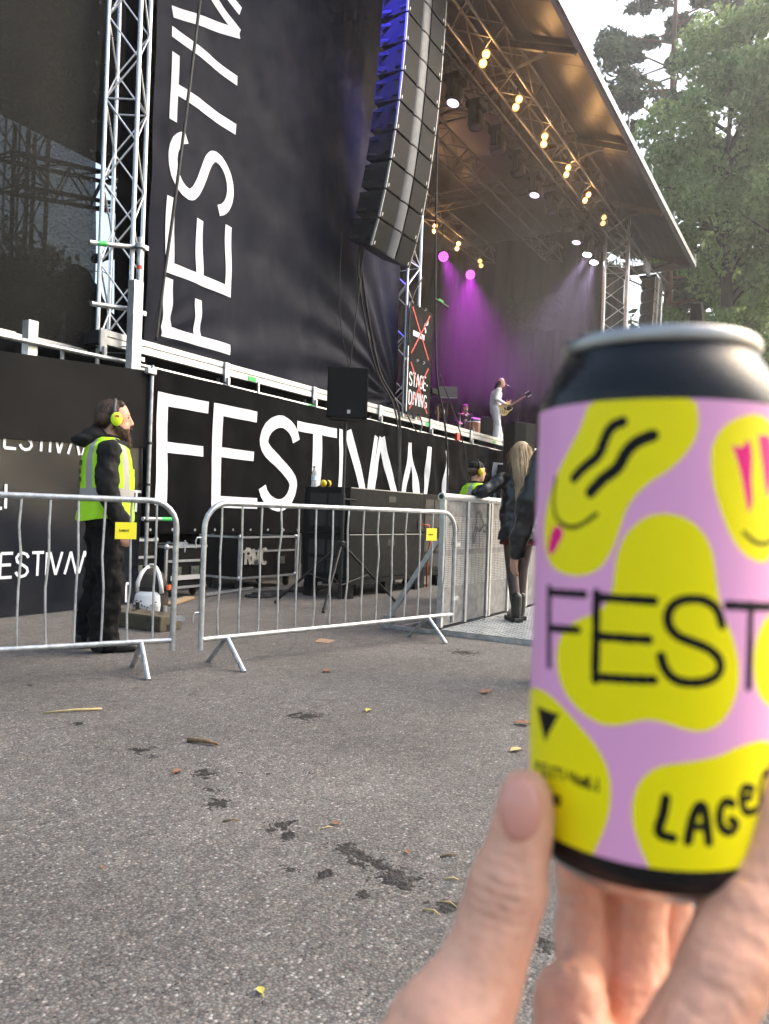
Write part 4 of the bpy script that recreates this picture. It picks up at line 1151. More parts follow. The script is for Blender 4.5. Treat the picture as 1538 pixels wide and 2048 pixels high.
sign(4.02, 5.03, 'upper black sign with a crossed-out cigarette', 'smoke')
sign(2.98, 4.00, 'lower black sign with crossed-out stage-diving lettering', 'dive')

# ================================================================== line arrays
M_SIDE = mat('cabinet_side_black', (.02, .02, .022), .4, var=.2)
M_WHITETAG = mat('white_badge', (.7, .7, .7), .5)
def array_cabinet():
    """one cabinet: front faces -Y, origin at the middle of the front bottom edge"""
    W, H, D = 1.26, .44, .52
    root = bpy.data.objects.new('cabinet', None); COL.objects.link(root)
    k = dict(world_space=False)
    b = MB()
    b.add([(-W / 2, .03, .01), (W / 2, .03, .01), (W / 2, .03, H - .01), (-W / 2, .03, H - .01), (-W / 2 + .08, D, .05), (W / 2 - .08, D, .05), (W / 2 - .08, D, H - .05), (-W / 2 + .08, D, H - .05)],
          [(0, 1, 2, 3), (7, 6, 5, 4), (0, 4, 5, 1), (1, 5, 6, 2), (2, 6, 7, 3), (3, 7, 4, 0)])
    b.build('shell', M_SIDE, root, **k)
    for s_ in (-1, 1):
        x0, x1 = (.15, W / 2 - .015)
        xa, xb = (x0, x1) if s_ > 0 else (-x1, -x0)
        MB().bbox(xa, xb, .0, .028, .012, H - .012).build('grille', M_DARKGRILLE, root, bevel=.004, **k)
        MB().bbox(s_ * .56 - .012, s_ * .56 + .012, -.004, -.001, .05, .10).build('badge', M_WHITETAG, root, **k)
        f = MB()
        for z in (.10, .34):
            f.box((s_ * (W / 2 + .004), .09, z), (.012, .10, .05)); f.box((s_ * (W / 2 - .035), .40, z), (.02, .16, .05), Matrix.Rotation(-s_ * .16, 3, 'Z'))
        tag(f.build('rigging_brackets', M_BLACKMETAL, root, bevel=.002, **k), kind='stuff')
        MB().bbox(s_ * (W / 2 - .006) - .006, s_ * (W / 2 - .006) + .006, -.006, .03, .01, H - .01).build('corner_trim', M_ALUDULL, root, **k)
    c = MB()
    n = 8
    for i in range(n):
        a0, a1 = math.pi * i / n, math.pi * (i + 1) / n
        xA, yA = -.145 * math.cos(a0), .03 - .045 * math.sin(a0)
        xB, yB = -.145 * math.cos(a1), .03 - .045 * math.sin(a1)
        c.add([(xA, yA, .008), (xB, yB, .008), (xB, yB, H - .008), (xA, yA, H - .008)], [(0, 1, 2, 3)])
    c.build('horn_panel', M_GREYPANEL, root, smooth=True, **k)
    bk = MB(); bk.bbox(-.35, .35, D, D + .012, .10, H - .10); bk.build('rear_plate', M_BLACKMETAL, root, **k)
    hn = MB()
    for s_ in (-1, 1): hn.tube([(s_ * .42, D - .01, .16), (s_ * .42, D + .05, .16), (s_ * .42, D + .05, .30), (s_ * .42, D - .01, .30)], .012, 6)
    hn.build('rear_handle', M_BLACKMETAL, root, smooth='auto', **k)
    return root
def line_array(x, y, z, n, label, tilts, rz=0.0):
    """hangs from the top; (y, z) is the front bottom edge of the lowest cabinet"""
    root = thing('line_array', (x, y, z), label, 'line array', None, rz)
    first = None
    py, pz = 0.0, 0.0
    for i in range(n):
        t = R(tilts[i] if i < len(tilts) else 1.0)
        cb = array_cabinet() if line_array.proto is None else copy_tree(line_array.proto)
        line_array.proto = cb
        cb.parent = root
        cb.location = (0, py, pz)
        cb.rotation_euler = (t, 0, 0)
        py -= math.sin(t) * .452; pz += math.cos(t) * .452
    fr = MB(); fr.bbox(-.6, .6, py - .0, py + .6, pz + .01, pz + .09); fr.build('flying_frame', M_BLACKMETAL, root, world_space=False)
    return root
line_array.proto = None
la = line_array(10.92, 6.40, 5.30, 12, 'big curved line array of speaker cabinets hanging before the tall banner', [17, 13, 10, 8, 6.5, 5, 4, 3, 2.5, 2, 1.5, 1])
line_array(29.6, 6.2, 5.6, 10, 'far line array in the opposite speaker wing', [14, 11, 8, 6, 5, 4, 3, 2, 2, 1])
fp = thing('hanging_loudspeaker', (33.4, 5.2, 9.0), 'black column loudspeaker hanging under the far roof corner', 'loudspeaker')
MB().tube([(32.8, 4.9, 10.0), (33.0, 4.9, 9.5), (33.0, 4.9, 8.6), (32.8, 4.9, 8.15)], [.22, .3, .3, .22], 8).build('cabinet', M_BLACKPAINT, fp)
one('flood_light', MB().bbox(27.9, 28.7, 5.9, 6.0, 10.0, 10.45), mat('pale_lamp_glass', (.55, .6, .66), .25), 'pale rectangular floodlight by the far truss tower', 'floodlight', bevel=.02)

# cables and ropes
def cable(pts, r, label, m=None, cat='cable'):
    P = [Vector(p) for p in pts]
    Q = []
    for i in range(len(P) - 1):
        a, b_, c, d = P[max(0, i - 1)], P[i], P[i + 1], P[min(len(P) - 1, i + 2)]
        for k in range(8):
            t = k / 8
            Q.append(.5 * ((2 * b_) + (c - a) * t + (2 * a - 5 * b_ + 4 * c - d) * t * t + (3 * b_ - a - 3 * c + d) * t ** 3))
    Q.append(P[-1])
    return one('cable', MB().tube(Q, r, 7), m or M_RUBBER, label, cat, 'black cables hanging at the stage', smooth=True)
cable([(7.28, 6.96, 11), (7.02, 6.95, 8.0), (6.82, 6.94, 6.2), (6.62, 6.93, 4.6), (6.50, 6.93, 3.7), (6.42, 6.93, 3.02)], .020, 'black cable running down across the tall white letters')
cable([(10.6, 6.75, 5.6), (10.62, 6.76, 5.0), (11.3, 6.80, 3.6), (11.9, 6.72, 2.95), (12.0, 6.70, 2.0), (11.9, 6.6, .6), (10.9, 6.3, .05)], .022, 'thick black cable from the line array down past the stage edge')
cable([(10.5, 6.72, 5.5), (10.52, 6.76, 4.9), (11.15, 6.80, 3.65), (11.82, 6.73, 2.9), (11.92, 6.68, 2.0), (11.8, 6.6, .5)], .016, 'thinner black cable beside the thick array cable')
cable([(10.55, 6.70, 5.4), (10.50, 6.78, 4.2), (10.45, 6.84, 3.2), (10.48, 6.80, 3.05)], .010, 'grey rope hanging straight down under the line array', M_BLACKMETAL, 'rope')
cable([(10.05, 6.8, 5.5), (10.15, 6.85, 4.2), (10.55, 6.86, 3.3)], .008, 'thin dark rope left of the line array', M_BLACKMETAL, 'rope')
cable([(13.5, 6.95, 9.0), (13.52, 6.90, 6.2), (13.62, 6.85, 4.0), (13.9, 6.78, 3.05), (14.05, 6.74, 2.2), (14.0, 6.7, .9)], .022, 'black cable hanging at the right edge of the signs')
cable([(13.9, 6.9, 3.9), (14.5, 6.8, 3.1), (14.9, 6.74, 2.4), (15.3, 6.7, 1.2)], .012, 'thin black cable slanting past the stage edge right of the signs')
cable([(12.9, 6.84, 5.6), (12.45, 6.83, 5.0), (12.42, 6.84, 4.2)], .014, 'short black cable over the upper sign edge')
cable([(12.35, 6.85, 3.05), (12.5, 6.75, 2.75), (12.75, 6.74, 2.62), (13.0, 6.8, 2.8), (12.95, 6.85, 3.0)], .012, 'loop of black cable under the lower sign')
one('junction_box', MB().bbox(10.42, 10.56, 6.74, 6.80, 2.98, 3.20), mat('pale_plastic', (.55, .62, .60), .5), 'small pale connector box hanging at the stage edge', 'connector box', bevel=.015)
for k, (x, lb) in enumerate(((8.0, 'left'), (8.9, 'right'))):
    P = []
    for i in range(60):
        a = i * .55
        rr = .28 + .05 * math.sin(i * 1.7)
        P.append((x + .45 * math.cos(a) * rr * 2 + i * .004, 5.0 + .12 + math.sin(a) * rr * .5 + k * .0, .014 + .0006 * i))
    cable([(p[0] - .6, p[1] + .9, p[2]) for p in P[::2]], .011, lb + ' coil of black cable on the ground by the subwoofers')
one('mic_clamp', MB().tube([(13.35, 6.8, 5.30), (13.75, 6.7, 5.22)], .025, 8), M_BLACKMETAL, 'black clamp arm with green tape beside the upper sign', 'clamp arm', smooth='auto')
one('green_marker', MB().tube([(13.44, 6.778, 5.31), (13.58, 6.742, 5.285)], .03, 8), M_GREENTAPE, 'green tape band above the black clamp arm', 'tape')

# ================================================================== stage lamps
def aim(o, d):
    o.rotation_euler = Vector(d).to_track_quat('-Z', 'Y').to_euler()
def spot(name, loc, d, col, power, size, blend=.4, r=.06, parent=None):
    l = bpy.data.lights.new(name, 'SPOT'); l.energy = power; l.color = col; l.spot_size = R(size); l.spot_blend = blend; l.shadow_soft_size = r
    o = bpy.data.objects.new(name, l); COL.objects.link(o); o.location = loc; aim(o, d)
    return o
WARM = (1.0, .52, .18)
M_GLOWWARM = emis('warm_filament', (1.0, .62, .25), 40.0)
M_GLOWDIM = emis('dim_filament', (1.0, .5, .15), 1.2)
M_HALOGLOW = emis('reflector_halo_glow', (1.0, .36, .08), 1.6)  # orange halo round the bulbs, put in as the bowl's own glow
def blinder(x, y, z, label, lit, dirv=(-.55, -.45, -.5)):
    root = thing('blinder_lamp', (x, y, z), label, 'stage lamp', 'warm twin-lamp blinders')
    d = (Vector(dirv) + Vector((random.uniform(-.15, .15), random.uniform(-.15, .15), random.uniform(-.12, .12)))).normalized()
    q = d.to_track_quat('Z', 'Y').to_matrix() @ Matrix.Rotation(random.uniform(-.5, .5), 3, 'Z')
    hb = MB()
    for s_ in (-1, 1):
        c = Vector((x, y, z)) + q @ Vector((0, s_ * .088, 0))
        hb.lathe([(.04, -.14), (.075, -.10), (.084, 0), (.086, .02)], c, 16, rot=q)
    hb.build('housing', M_BLACKMETAL, root, smooth='auto')
    for s_ in (-1, 1):
        c = Vector((x, y, z)) + q @ Vector((0, s_ * .088, .024))
        MB().lathe([(.082, .0), (.06, -.02), (.03, -.035), (.001, -.04)], c, 18, rot=q).build('reflector', M_HALOGLOW if lit else M_GLOWDIM, root, smooth=True)
        MB().ell(c, (.042, .042, .03), q, 14, 8).build('lamp', M_GLOWWARM if lit else M_GLOWDIM, root, smooth=True)
    MB().tube([(x, y, z + .05), (x, y, z + .35)], .02, 6).build('hanger', M_BLACKMETAL, root)
    if lit:
        l = bpy.data.lights.new('blinder_glow', 'POINT'); l.energy = random.uniform(9, 15); l.color = WARM; l.shadow_soft_size = .12
        o = bpy.data.objects.new('blinder_glow', l); COL.objects.link(o); o.location = Vector((x, y, z)) + d * .2
ORD = ['first', 'second', 'third', 'fourth', 'fifth', 'sixth', 'seventh', 'eighth', 'ninth', 'tenth']
for i in range(6):
    x = 14.3 + i * 1.88
    blinder(x, 6.34, 10.38, ORD[i] + ' warm blinder from the line array along the front roof truss', i < 5)
for i, x in enumerate((22.4, 24.2, 26.2)):
    blinder(x, 11.5, 10.5, ORD[i] + ' warm blinder on the rear roof truss, counted from the left', i < 2)

M_LEDMAG = emis('magenta_led', (1.0, .05, .9), 9.0)
for i, (x, z) in enumerate(((22.9, 9.72), (25.1, 9.75))):
    root = thing('led_par', (x, 11.4, z), ('brighter' if i == 0 else 'dimmer') + ' round magenta LED lamp on the rear truss', 'stage lamp', 'magenta LED lamps')
    d = Vector((-.62, -.5, -.42)).normalized(); q = d.to_track_quat('Z', 'Y').to_matrix(); c = Vector((x, 11.4, z))
    MB().lathe([(.08, -.2), (.15, -.16), (.175, .0), (.175, .03)], c, 18, rot=q).build('housing', M_BLACKMETAL, root, smooth='auto')
    for rr, n in ((.03, 1), (.075, 6), (.135, 12)):
        for k in range(n):
            a = 2 * math.pi * k / n
            p = c + q @ Vector((rr * math.cos(a) * (n > 1), rr * math.sin(a) * (n > 1), .034))
            MB().ell(p, (.020, .020, .008), q, 8, 5).build('led', M_LEDMAG, root)
    MB().tube([c, c + Vector((0, .05, .9))], .02, 6).build('hanger', M_BLACKMETAL, root)
    spot('magenta_beam', c + d * .1, Vector((.06, -.42, -1)) if i == 0 else Vector((-3.6, -1.6, -5.7)), (.85, .05, 1.0), 2600 if i == 0 else 1900, 54, 1.0, .1)

M_GLOWWHITE = emis('white_beam_lens', (1.0, .86, 1.0), 30.0)
M_LENSDIM = emis('dim_violet_lens', (.8, .65, .95), .9)
M_LENSDARK = mat('dark_lens', (.05, .05, .06), .1)
def moving_head(i, x, z, lit):
    y = 7.25
    root = thing('moving_head_lamp', (x, y, z), ORD[i] + ' moving-head lamp from the line array, under the dark roof truss', 'stage lamp', 'moving heads under the roof truss')
    MB().box((x, y, z + .34), (.46, .36, .16)).build('base', M_BLACKPAINT, root, bevel=.03)
    for s_ in (-1, 1): MB().box((x + s_ * .24, y, z + .10), (.07, .16, .36)).build('yoke_arm', M_BLACKPAINT, root, bevel=.02)
    d = Vector((-.08 if not lit else -.25, -.12 if not lit else .1, -1)).normalized(); q = d.to_track_quat('Z', 'Y').to_matrix()
    c = Vector((x, y, z))
    MB().lathe([(.06, -.24), (.15, -.2), (.19, -.05), (.20, .08), (.17, .16), (.16, .165)], c, 20, rot=q).build('head', M_BLACKPAINT, root, smooth='auto')
    MB().ell(c + q @ Vector((0, 0, .165)), (.135, .135, .02), q, 18, 8).build('lens', M_GLOWWHITE if lit == 2 else (M_LENSDIM if lit == 1 else M_LENSDARK), root, smooth=True)
    if lit == 2:
        spot('white_violet_beam', c + q @ Vector((0, 0, .2)), (18.9 - x, .5, -5.6) if i == 8 else (-.45, .2, -1), (.74, .56, 1.0), 5000 if i == 8 else 2200, 15 if i == 8 else 46, 1.0, .12)
HX = [14.85, 16.0, 17.3, 18.7, 20.1, 21.5, 22.9, 24.1, 25.35, 26.2]
for i, x in enumerate(HX):
    moving_head(i, x, 10.1, 2 if i >= 8 else (1 if i in (0, 4, 7) else 0))

bl = thing('led_par', (8.6, 5.9, 11.7), 'blue LED wash lamp above the line array', 'stage lamp')
q = Vector((1.70, .42, -2.9)).to_track_quat('Z', 'Y').to_matrix()
MB().lathe([(.10, -.2), (.2, -.16), (.23, .0), (.23, .03)], (8.6, 5.9, 11.7), 18, rot=q).build('housing', M_BLACKMETAL, bl, smooth='auto')
MB().lathe([(.20, .035), (.20, .04)], (8.6, 5.9, 11.7), 18, rot=q).build('lens', emis('blue_led', (.05, .06, 1.0), 8), bl)
spot('blue_wash', (8.6, 5.9, 11.6), (1.70, .42, -2.9), (.05, .04, 1.0), 4200, 24, 1.0, .15)

# ================================================================== band on stage
ms = thing('music_stand', (17.55, 8.5, 3.0), 'black music stand with its desk tilted at the stage edge', 'music stand')
MB().tube([(17.55, 8.5, 3.25), (17.6, 8.5, 4.1)], .014, 8).build('pole', M_BLACKMETAL, ms, smooth='auto')
for a in (0, 120, 240):
    MB().tube([(17.55, 8.5, 3.3), (17.55 + .3 * math.cos(R(a)), 8.5 + .3 * math.sin(R(a)), 3.01)], .01, 6).build('leg', M_BLACKMETAL, ms, smooth='auto')
dz = Vector((-.80, -.42, .42)).normalized(); dx = Vector((.46, -.88, 0)).normalized(); dy = dz.cross(dx); q = Matrix((dx, dy, dz)).transposed()
MB().box((17.62, 8.5, 4.22), (.46, .36, .012), q).build('desk', mat('grey_desk', (.10, .10, .105), .5), ms, bevel=.003)
MB().box(Vector((17.62, 8.5, 4.22)) + q @ Vector((0, -.18, .025)), (.46, .012, .05), q).build('lip', M_ALUDULL, ms)

# drum kit
M_CYM = mat('bronze_cymbal', (.42, .30, .12), .25, .9)
M_DRUMWOOD = mat('orange_drum_shell', (.35, .13, .04), .3, var=.2, vscale=8)
DRZ = 3.32
one('drum_riser', MB().bbox(20.4, 24.6, 9.2, 12.2, 3.004, 3.30), M_BLACKCLOTH, 'low black riser under the drum kit', 'riser')
dk = thing('cymbal_stand', (21.2, 9.8, DRZ), 'ride cymbal on its stand, glowing magenta, before the drummer', 'cymbal')
q = Euler((R(8), R(10), 0)).to_matrix()
MB().lathe([(.002, .05), (.04, .04), (.06, .018), (.28, .0), (.281, -.003), (.06, .012), (.002, .03)], (21.2, 9.8, 4.13), 28, rot=q).build('cymbal', M_CYM, dk, smooth='auto')
MB().tube([(21.2, 9.8, 3.5), (21.2, 9.8, 4.2)], .012, 8).build('pole', M_ALU, dk, smooth='auto')
for a in (30, 150, 270): MB().tube([(21.2, 9.8, 3.6), (21.2 + .25 * math.cos(R(a)), 9.8 + .25 * math.sin(R(a)), DRZ)], .009, 6).build('leg', M_ALU, dk, smooth='auto')
dk = thing('cymbal_stand', (20.3, 9.9, 3.0), 'bright magenta-lit crash cymbal left of the music stand', 'cymbal')
MB().lathe([(.002, .05), (.05, .04), (.3, .0), (.301, -.003), (.002, .03)], (20.3, 9.9, 4.2), 24, rot=Euler((R(-28), R(38), 0)).to_matrix()).build('cymbal', M_CYM, dk, smooth='auto')
MB().tube([(20.3, 9.9, 3.004), (20.3, 9.9, 4.2)], .012, 8).build('pole', M_ALU, dk, smooth='auto')
def drum(c, r, h, label, m, tilt=(0, 0), rotm=None):
    root = thing('drum', (c[0], c[1], DRZ), label, 'drum', 'drums of the kit')
    q = rotm or Euler((R(tilt[0]), R(tilt[1]), 0)).to_matrix()
    MB().lathe([(r, 0), (r, h)], c, 26, rot=q).build('shell', m, root, smooth='auto')
    for z in (0, h):
        MB().lathe([(r + .004, z - .015), (r + .016, z - .015), (r + .016, z + .015), (r + .004, z + .015)], c, 26, rot=q).build('hoop', M_ALU, root, smooth='auto')
    MB().lathe([(r - .01, h + .005), (0.001, h + .006)], c, 26, rot=q).build('drum_head', M_WHITEPRINT, root)
    for k in range(6):
        a = k * math.pi / 3
        v = Vector(c)
        MB().tube([v + q @ Vector(((r + .02) * math.cos(a), (r + .02) * math.sin(a), .03)), v + q @ Vector(((r + .02) * math.cos(a), (r + .02) * math.sin(a), h - .03))], .009, 5).build('lug', M_ALU, root)
    p = Vector(c)
    if p.z - DRZ > .05:
        MB().tube([p, (p.x, p.y, DRZ)], .014, 6).build('stand', M_ALU, root)
drum((22.1, 9.75, 3.62), .25, .42, 'orange floor tom in front of the drummer', M_DRUMWOOD)
drum((22.75, 9.55, 3.72), .18, .16, 'chrome snare drum in front of the drummer', M_ALU, (10, 0))
drum((23.0, 9.75, 3.72), .29, .42, 'bass drum lying on its side by the singer', M_DRUMWOOD, rotm=Euler((R(90), 0, R(35))).to_matrix())
drum((22.7, 9.95, 4.02), .16, .22, 'small rack tom above the bass drum', M_BLACKPAINT, (12, -8))

def head_elems(c, r=1.0, nod=0.0):
    """head facing +x around centre c (middle of the skull)"""
    x, y, z = c
    E = [('e', (x, y, z + .015 * r), (.098 * r, .078 * r, .112 * r)),
         ('e', (x + .022 * r, y, z - .055 * r), (.078 * r, .062 * r, .075 * r)),
         ('c', [(x + .045 * r, y, z - .10 * r, .032 * r), (x + .072 * r, y, z - .108 * r, .026 * r)]),
         ('c', [(x + .096 * r, y, z + .012 * r, .012 * r), (x + .117 * r, y, z - .034 * r, .013 * r)]),
         ('e', (x + .103 * r, y, z - .038 * r), (.020 * r, .019 * r, .013 * r)),
         ('c', [(x + .086 * r, y - .03 * r, z + .03 * r, .013 * r), (x + .086 * r, y + .03 * r, z + .03 * r, .013 * r)]),
         ('e', (x + .092 * r, y, z - .072 * r), (.015 * r, .028 * r, .008 * r)),
         ('e', (x + .092 * r, y, z - .084 * r), (.014 * r, .025 * r, .008 * r)),
         ('c', [(x - .015 * r, y, z - .07 * r, .055 * r), (x - .028 * r, y, z - .19 * r, .058 * r)])]
    for s_ in (-1, 1):
        E.append(('e', (x - .005 * r, y + s_ * .079 * r, z - .015 * r), (.020 * r, .010 * r, .033 * r)))
    return E
def hand_elems(w, d, n, side, s=1.0, curl=.35):
    """hand from wrist w along d; n = direction the palm faces; side = +1/-1 for the thumb"""
    w, d, n = Vector(w), Vector(d).normalized(), Vector(n)
    n = (n - d * n.dot(d)).normalized()
    t = d.cross(n) * side
    E = [('c', [(*w, .026 * s), (*(w + d * .03 * s), .028 * s)])]
    for k in range(4):
        o = (k - 1.5) * .019 * s
        base = w + d * .085 * s - t * o
        E.append(('c', [(*(w + d * .02 * s - t * o * .7), .016 * s), (*base, .0125 * s)]))
        ln = (.072, .080, .075, .058)[k] * s
        p, dd = base, d
        ch = [(*p, .0105 * s)]
        for q in range(3):
            dd = (dd + n * curl * (.7 + .3 * q)).normalized()
            p = p + dd * ln * (.45, .32, .26)[q]
            ch.append((*p, (.0095, .009, .008)[q] * s))
        E.append(('c', ch))
    b = w + d * .02 * s + t * .028 * s
    p1 = b + (d * .5 + t * .75 + n * .3).normalized() * .042 * s
    p2 = p1 + (d * .85 + t * .3 + n * .35).normalized() * .032 * s
    p3 = p2 + (d * .9 + t * .05 + n * .4).normalized() * .026 * s
    E.append(('c', [(*b, .016 * s), (*p1, .0125 * s), (*p2, .0105 * s), (*p3, .009 * s)]))
    return E
def eyes(c, parent, r=1.0):
    x, y, z = c
    for s_ in (-1, 1):
        MB().ell((x + .084 * r, y + s_ * .031 * r, z + .006 * r), (.009 * r, .012 * r, .006 * r)).build('eye', mat('eye_dark', (.03, .025, .02), .2), parent, smooth=True, world_space=False)

M_SHIRT = mat('white_shirt', (.78, .77, .80), .7, var=.05, bump=.3, bscale=14)
# ---- singer with guitar (faces +x, seen from his right)
sg = thing('person', (18.95, 7.75, 3.0), 'singer in white shirt and trousers playing a yellow guitar at the microphone', 'person', 'musicians on the stage', R(-55))
C_ = (.13, 0, 1.65)
blob('body', head_elems(C_) + [('l', [(0, 0, .95, .12, .16), (.0, 0, 1.15, .12, .16), (.02, 0, 1.38, .12, .19), (.04, 0, 1.48, .06, .10)]),
     ('c', [(0, -.09, .92, .09), (.05, -.11, .5, .065), (.02, -.12, .1, .045), (.02, -.12, .05, .045)]), ('c', [(.02, -.12, .05, .045), (.16, -.13, .04, .035)]),
     ('c', [(0, .09, .92, .09), (.12, .12, .52, .065), (.18, .13, .1, .045)]), ('c', [(.18, .13, .05, .045), (.32, .13, .04, .035)]),
     ('c', [(.03, -.19, 1.42, .05), (-.06, -.30, 1.17, .045), (.18, -.22, 1.08, .035)]), ('c', [(.03, .19, 1.42, .05), (.12, .33, 1.18, .045), (.36, .34, 1.16, .033)])]
     + hand_elems((.20, -.21, 1.08), (.8, .5, -.2), (0, .6, -1), 1, 1.0, .5) + hand_elems((.38, .34, 1.16), (.8, -.1, .5), (-.3, -1, .3), -1, 1.0, .5), .011, M_SKIN, sg, 4)
blob('shirt', [('l', [(0, 0, .90, .14, .185), (-.01, 0, 1.12, .145, .185), (.02, 0, 1.36, .145, .205), (.04, 0, 1.47, .085, .13)]),
     ('c', [(.03, -.19, 1.42, .075), (-.06, -.30, 1.17, .062), (.15, -.23, 1.09, .048)]), ('c', [(.03, .19, 1.42, .075), (.12, .33, 1.18, .062), (.33, .34, 1.155, .046)])], .012, M_SHIRT, sg, 4, disp=.012, dscale=9)
blob('trousers', [('c', [(0, -.09, .93, .12), (.05, -.11, .5, .085), (.01, -.12, .12, .105)]), ('c', [(0, .09, .93, .12), (.12, .12, .52, .085), (.18, .13, .12, .105)]), ('l', [(0, 0, .82, .13, .18), (0, 0, .98, .125, .17)])], .012, M_SHIRT, sg, 4, disp=.012, dscale=8)
sgh = blob('hair', [('e', (.09, 0, 1.63), (.075, .088, .085)), ('c', [(.06, 0, 1.60, .07), (.02, 0, 1.50, .06)])], .010, M_HAIRBROWN, sg, 3, disp=.008, dscale=20)
blob('beard', [('c', [(.19, 0, 1.55, .035), (.205, 0, 1.49, .028)])], .008, M_BEARD, sg, 2)
gt = thing('electric_guitar', (19.11, 7.52, 4.0), 'cream-yellow electric guitar held by the white-clad singer', 'guitar', None, R(-55))
M_TVY = mat('cream_yellow_lacquer', (.72, .52, .16), .25, var=.06)
GM = Matrix.Translation((.0, -.12, -.02)) @ Euler((R(80), R(-34), R(8)), 'XYZ').to_matrix().to_4x4()
gp = [(-.24, -.03), (-.23, -.12), (-.15, -.165), (-.06, -.14), (0, -.115), (.07, -.125), (.12, -.10), (.10, -.06), (.09, -.03), (.16, .02), (.13, .03), (.14, .10), (.08, .12), (0, .11), (-.07, .135), (-.16, .165), (-.23, .11)]
MB().prism(gp, 0, .045, GM).build('body', M_TVY, gt, bevel=.006, world_space=False)
MB().prism([(-.03, -.09), (.09, -.10), (.09, .0), (-.0, .02), (-.07, -.05)], .047, .052, GM).build('pickguard', M_BLACKPAINT, gt, world_space=False)
for x_ in (-.08, .06): MB().prism([(x_ - .018, -.04), (x_ + .018, -.04), (x_ + .018, .04), (x_ - .018, .04)], .053, .064, GM).build('pickup', M_RUBBER, gt, world_space=False)
MB().prism([(.09, -.025), (.60, -.021), (.60, .021), (.09, .025)], .04, .062, GM).build('neck', mat('rosewood', (.22, .12, .06), .5), gt, world_space=False)
MB().prism([(.60, -.025), (.66, -.04), (.77, -.045), (.77, .045), (.66, .04), (.60, .025)], .035, .05, GM).build('headstock', M_BLACKPAINT, gt, world_space=False)
for k in range(3):
    for s_ in (-1, 1): MB().ell(GM @ Vector((.65 + k * .045, s_ * .06, .042)), (.012, .012, .012)).build('tuner', M_ALU, gt, world_space=False)
for k, (x_, y_) in enumerate(((-.16, -.08), (-.11, -.11), (-.18, -.02), (-.13, -.045))): MB().prism([(x_ + .014 * math.cos(a), y_ + .014 * math.sin(a)) for a in [i * .785 for i in range(8)]], .046, .062, GM).build('control_knob', M_BLACKPAINT, gt, world_space=False)
mc = thing('microphone_stand', (19.31, 7.24, 3.0), 'microphone stand with its boom at the singer’s mouth'.replace('’', ''), 'microphone stand')
MB().tube([(19.31, 7.24, 3.01), (19.31, 7.24, 4.45)], .012, 8).build('pole', M_BLACKMETAL, mc, smooth='auto')
MB().tube([(19.47, 7.02, 4.38), (19.31, 7.24, 4.46), (19.15, 7.46, 4.56)], .008, 6).build('boom', M_BLACKMETAL, mc, smooth='auto')
MB().tube([(19.17, 7.43, 4.55), (19.11, 7.52, 4.585)], [.012, .024], 10).build('microphone', M_BLACKMETAL, mc, smooth='auto')
MB().lathe([(.15, 0), (.15, .015), (.02, .03)], (19.31, 7.24, 3.002), 20).build('base', M_BLACKMETAL, mc)
ga = thing('guitar_amplifier', (20.2, 8.6, 3.0), 'dark olive amplifier behind the singer', 'amplifier')
MB().bbox(20.3, 20.9, 8.35, 8.75, 3.002, 3.95).build('cabinet', mat('olive_tolex', (.03, .035, .015), .7), ga, bevel=.02)
MB().bbox(20.35, 20.85, 8.335, 8.348, 3.06, 3.7).build('grille', M_DARKGRILLE, ga)

# ---- drummer
dr = thing('person', (22.75, 10.35, DRZ), 'seated drummer in black suit and cap with a long beard', 'person', 'musicians on the stage', R(-140))
D_ = (.05, 0, 1.28)
blob('body', head_elems(D_) + [('l', [(0, 0, .55, .12, .16), (0, 0, .9, .12, .17), (.02, 0, 1.05, .10, .18), (.03, 0, 1.12, .06, .08)]), ('c', [(0, -.1, .55, .08), (.40, -.2, .55, .07), (.42, -.2, .1, .05)]), ('c', [(0, .1, .55, .08), (.40, .2, .55, .07), (.42, .2, .1, .05)]),
     ('c', [(.02, -.19, 1.06, .05), (.05, -.32, .82, .045), (.30, -.25, .74, .035)]), ('c', [(.02, .19, 1.06, .05), (.05, .32, .82, .045), (.30, .25, .74, .035)])]
     + hand_elems((.31, -.25, .74), (1, .2, 0), (0, .3, -1), 1, 1, .6) + hand_elems((.31, .25, .74), (1, -.2, 0), (0, -.3, -1), -1, 1, .6), .013, M_SKIN, dr, 4)
blob('suit_jacket', [('l', [(0, 0, .50, .15, .19), (0, 0, .9, .14, .19), (.02, 0, 1.03, .12, .20), (.03, 0, 1.09, .08, .11)]), ('c', [(.02, -.19, 1.05, .07), (.05, -.32, .82, .06), (.26, -.26, .75, .048)]), ('c', [(.02, .19, 1.05, .07), (.05, .32, .82, .06), (.26, .26, .75, .048)]), ('c', [(0, -.1, .53, .10), (.40, -.2, .53, .09), (.42, -.2, .1, .07)]), ('c', [(0, .1, .53, .10), (.40, .2, .53, .09), (.42, .2, .1, .07)])], .014, M_JACKET, dr, 4)
MB().box((.145, 0, .92), (.02, .07, .30)).build('shirt_front', M_SHIRT, dr, bevel=.005, world_space=False)
blob('beard', [('c', [(.11, 0, 1.19, .045), (.13, 0, 1.10, .03)])], .01, M_BEARD, dr, 2)
blob('cap', [('e', (.03, 0, 1.34), (.11, .10, .075)), ('c', [(.10, -.03, 1.325, .02), (.17, 0, 1.315, .015), (.10, .03, 1.325, .02)])], .01, mat('maroon_cap', (.05, .01, .02), .7), dr, 2)
MB().box((.135, 0, 1.29), (.01, .11, .035)).build('sunglasses', M_RUBBER, dr, bevel=.004, world_space=False)
blob('hair', [('c', [(-.04, -.06, 1.26, .05), (-.05, -.07, 1.10, .035)]), ('c', [(-.04, .06, 1.26, .05), (-.05, .07, 1.10, .035)])], .01, M_HAIRBROWN, dr, 2)
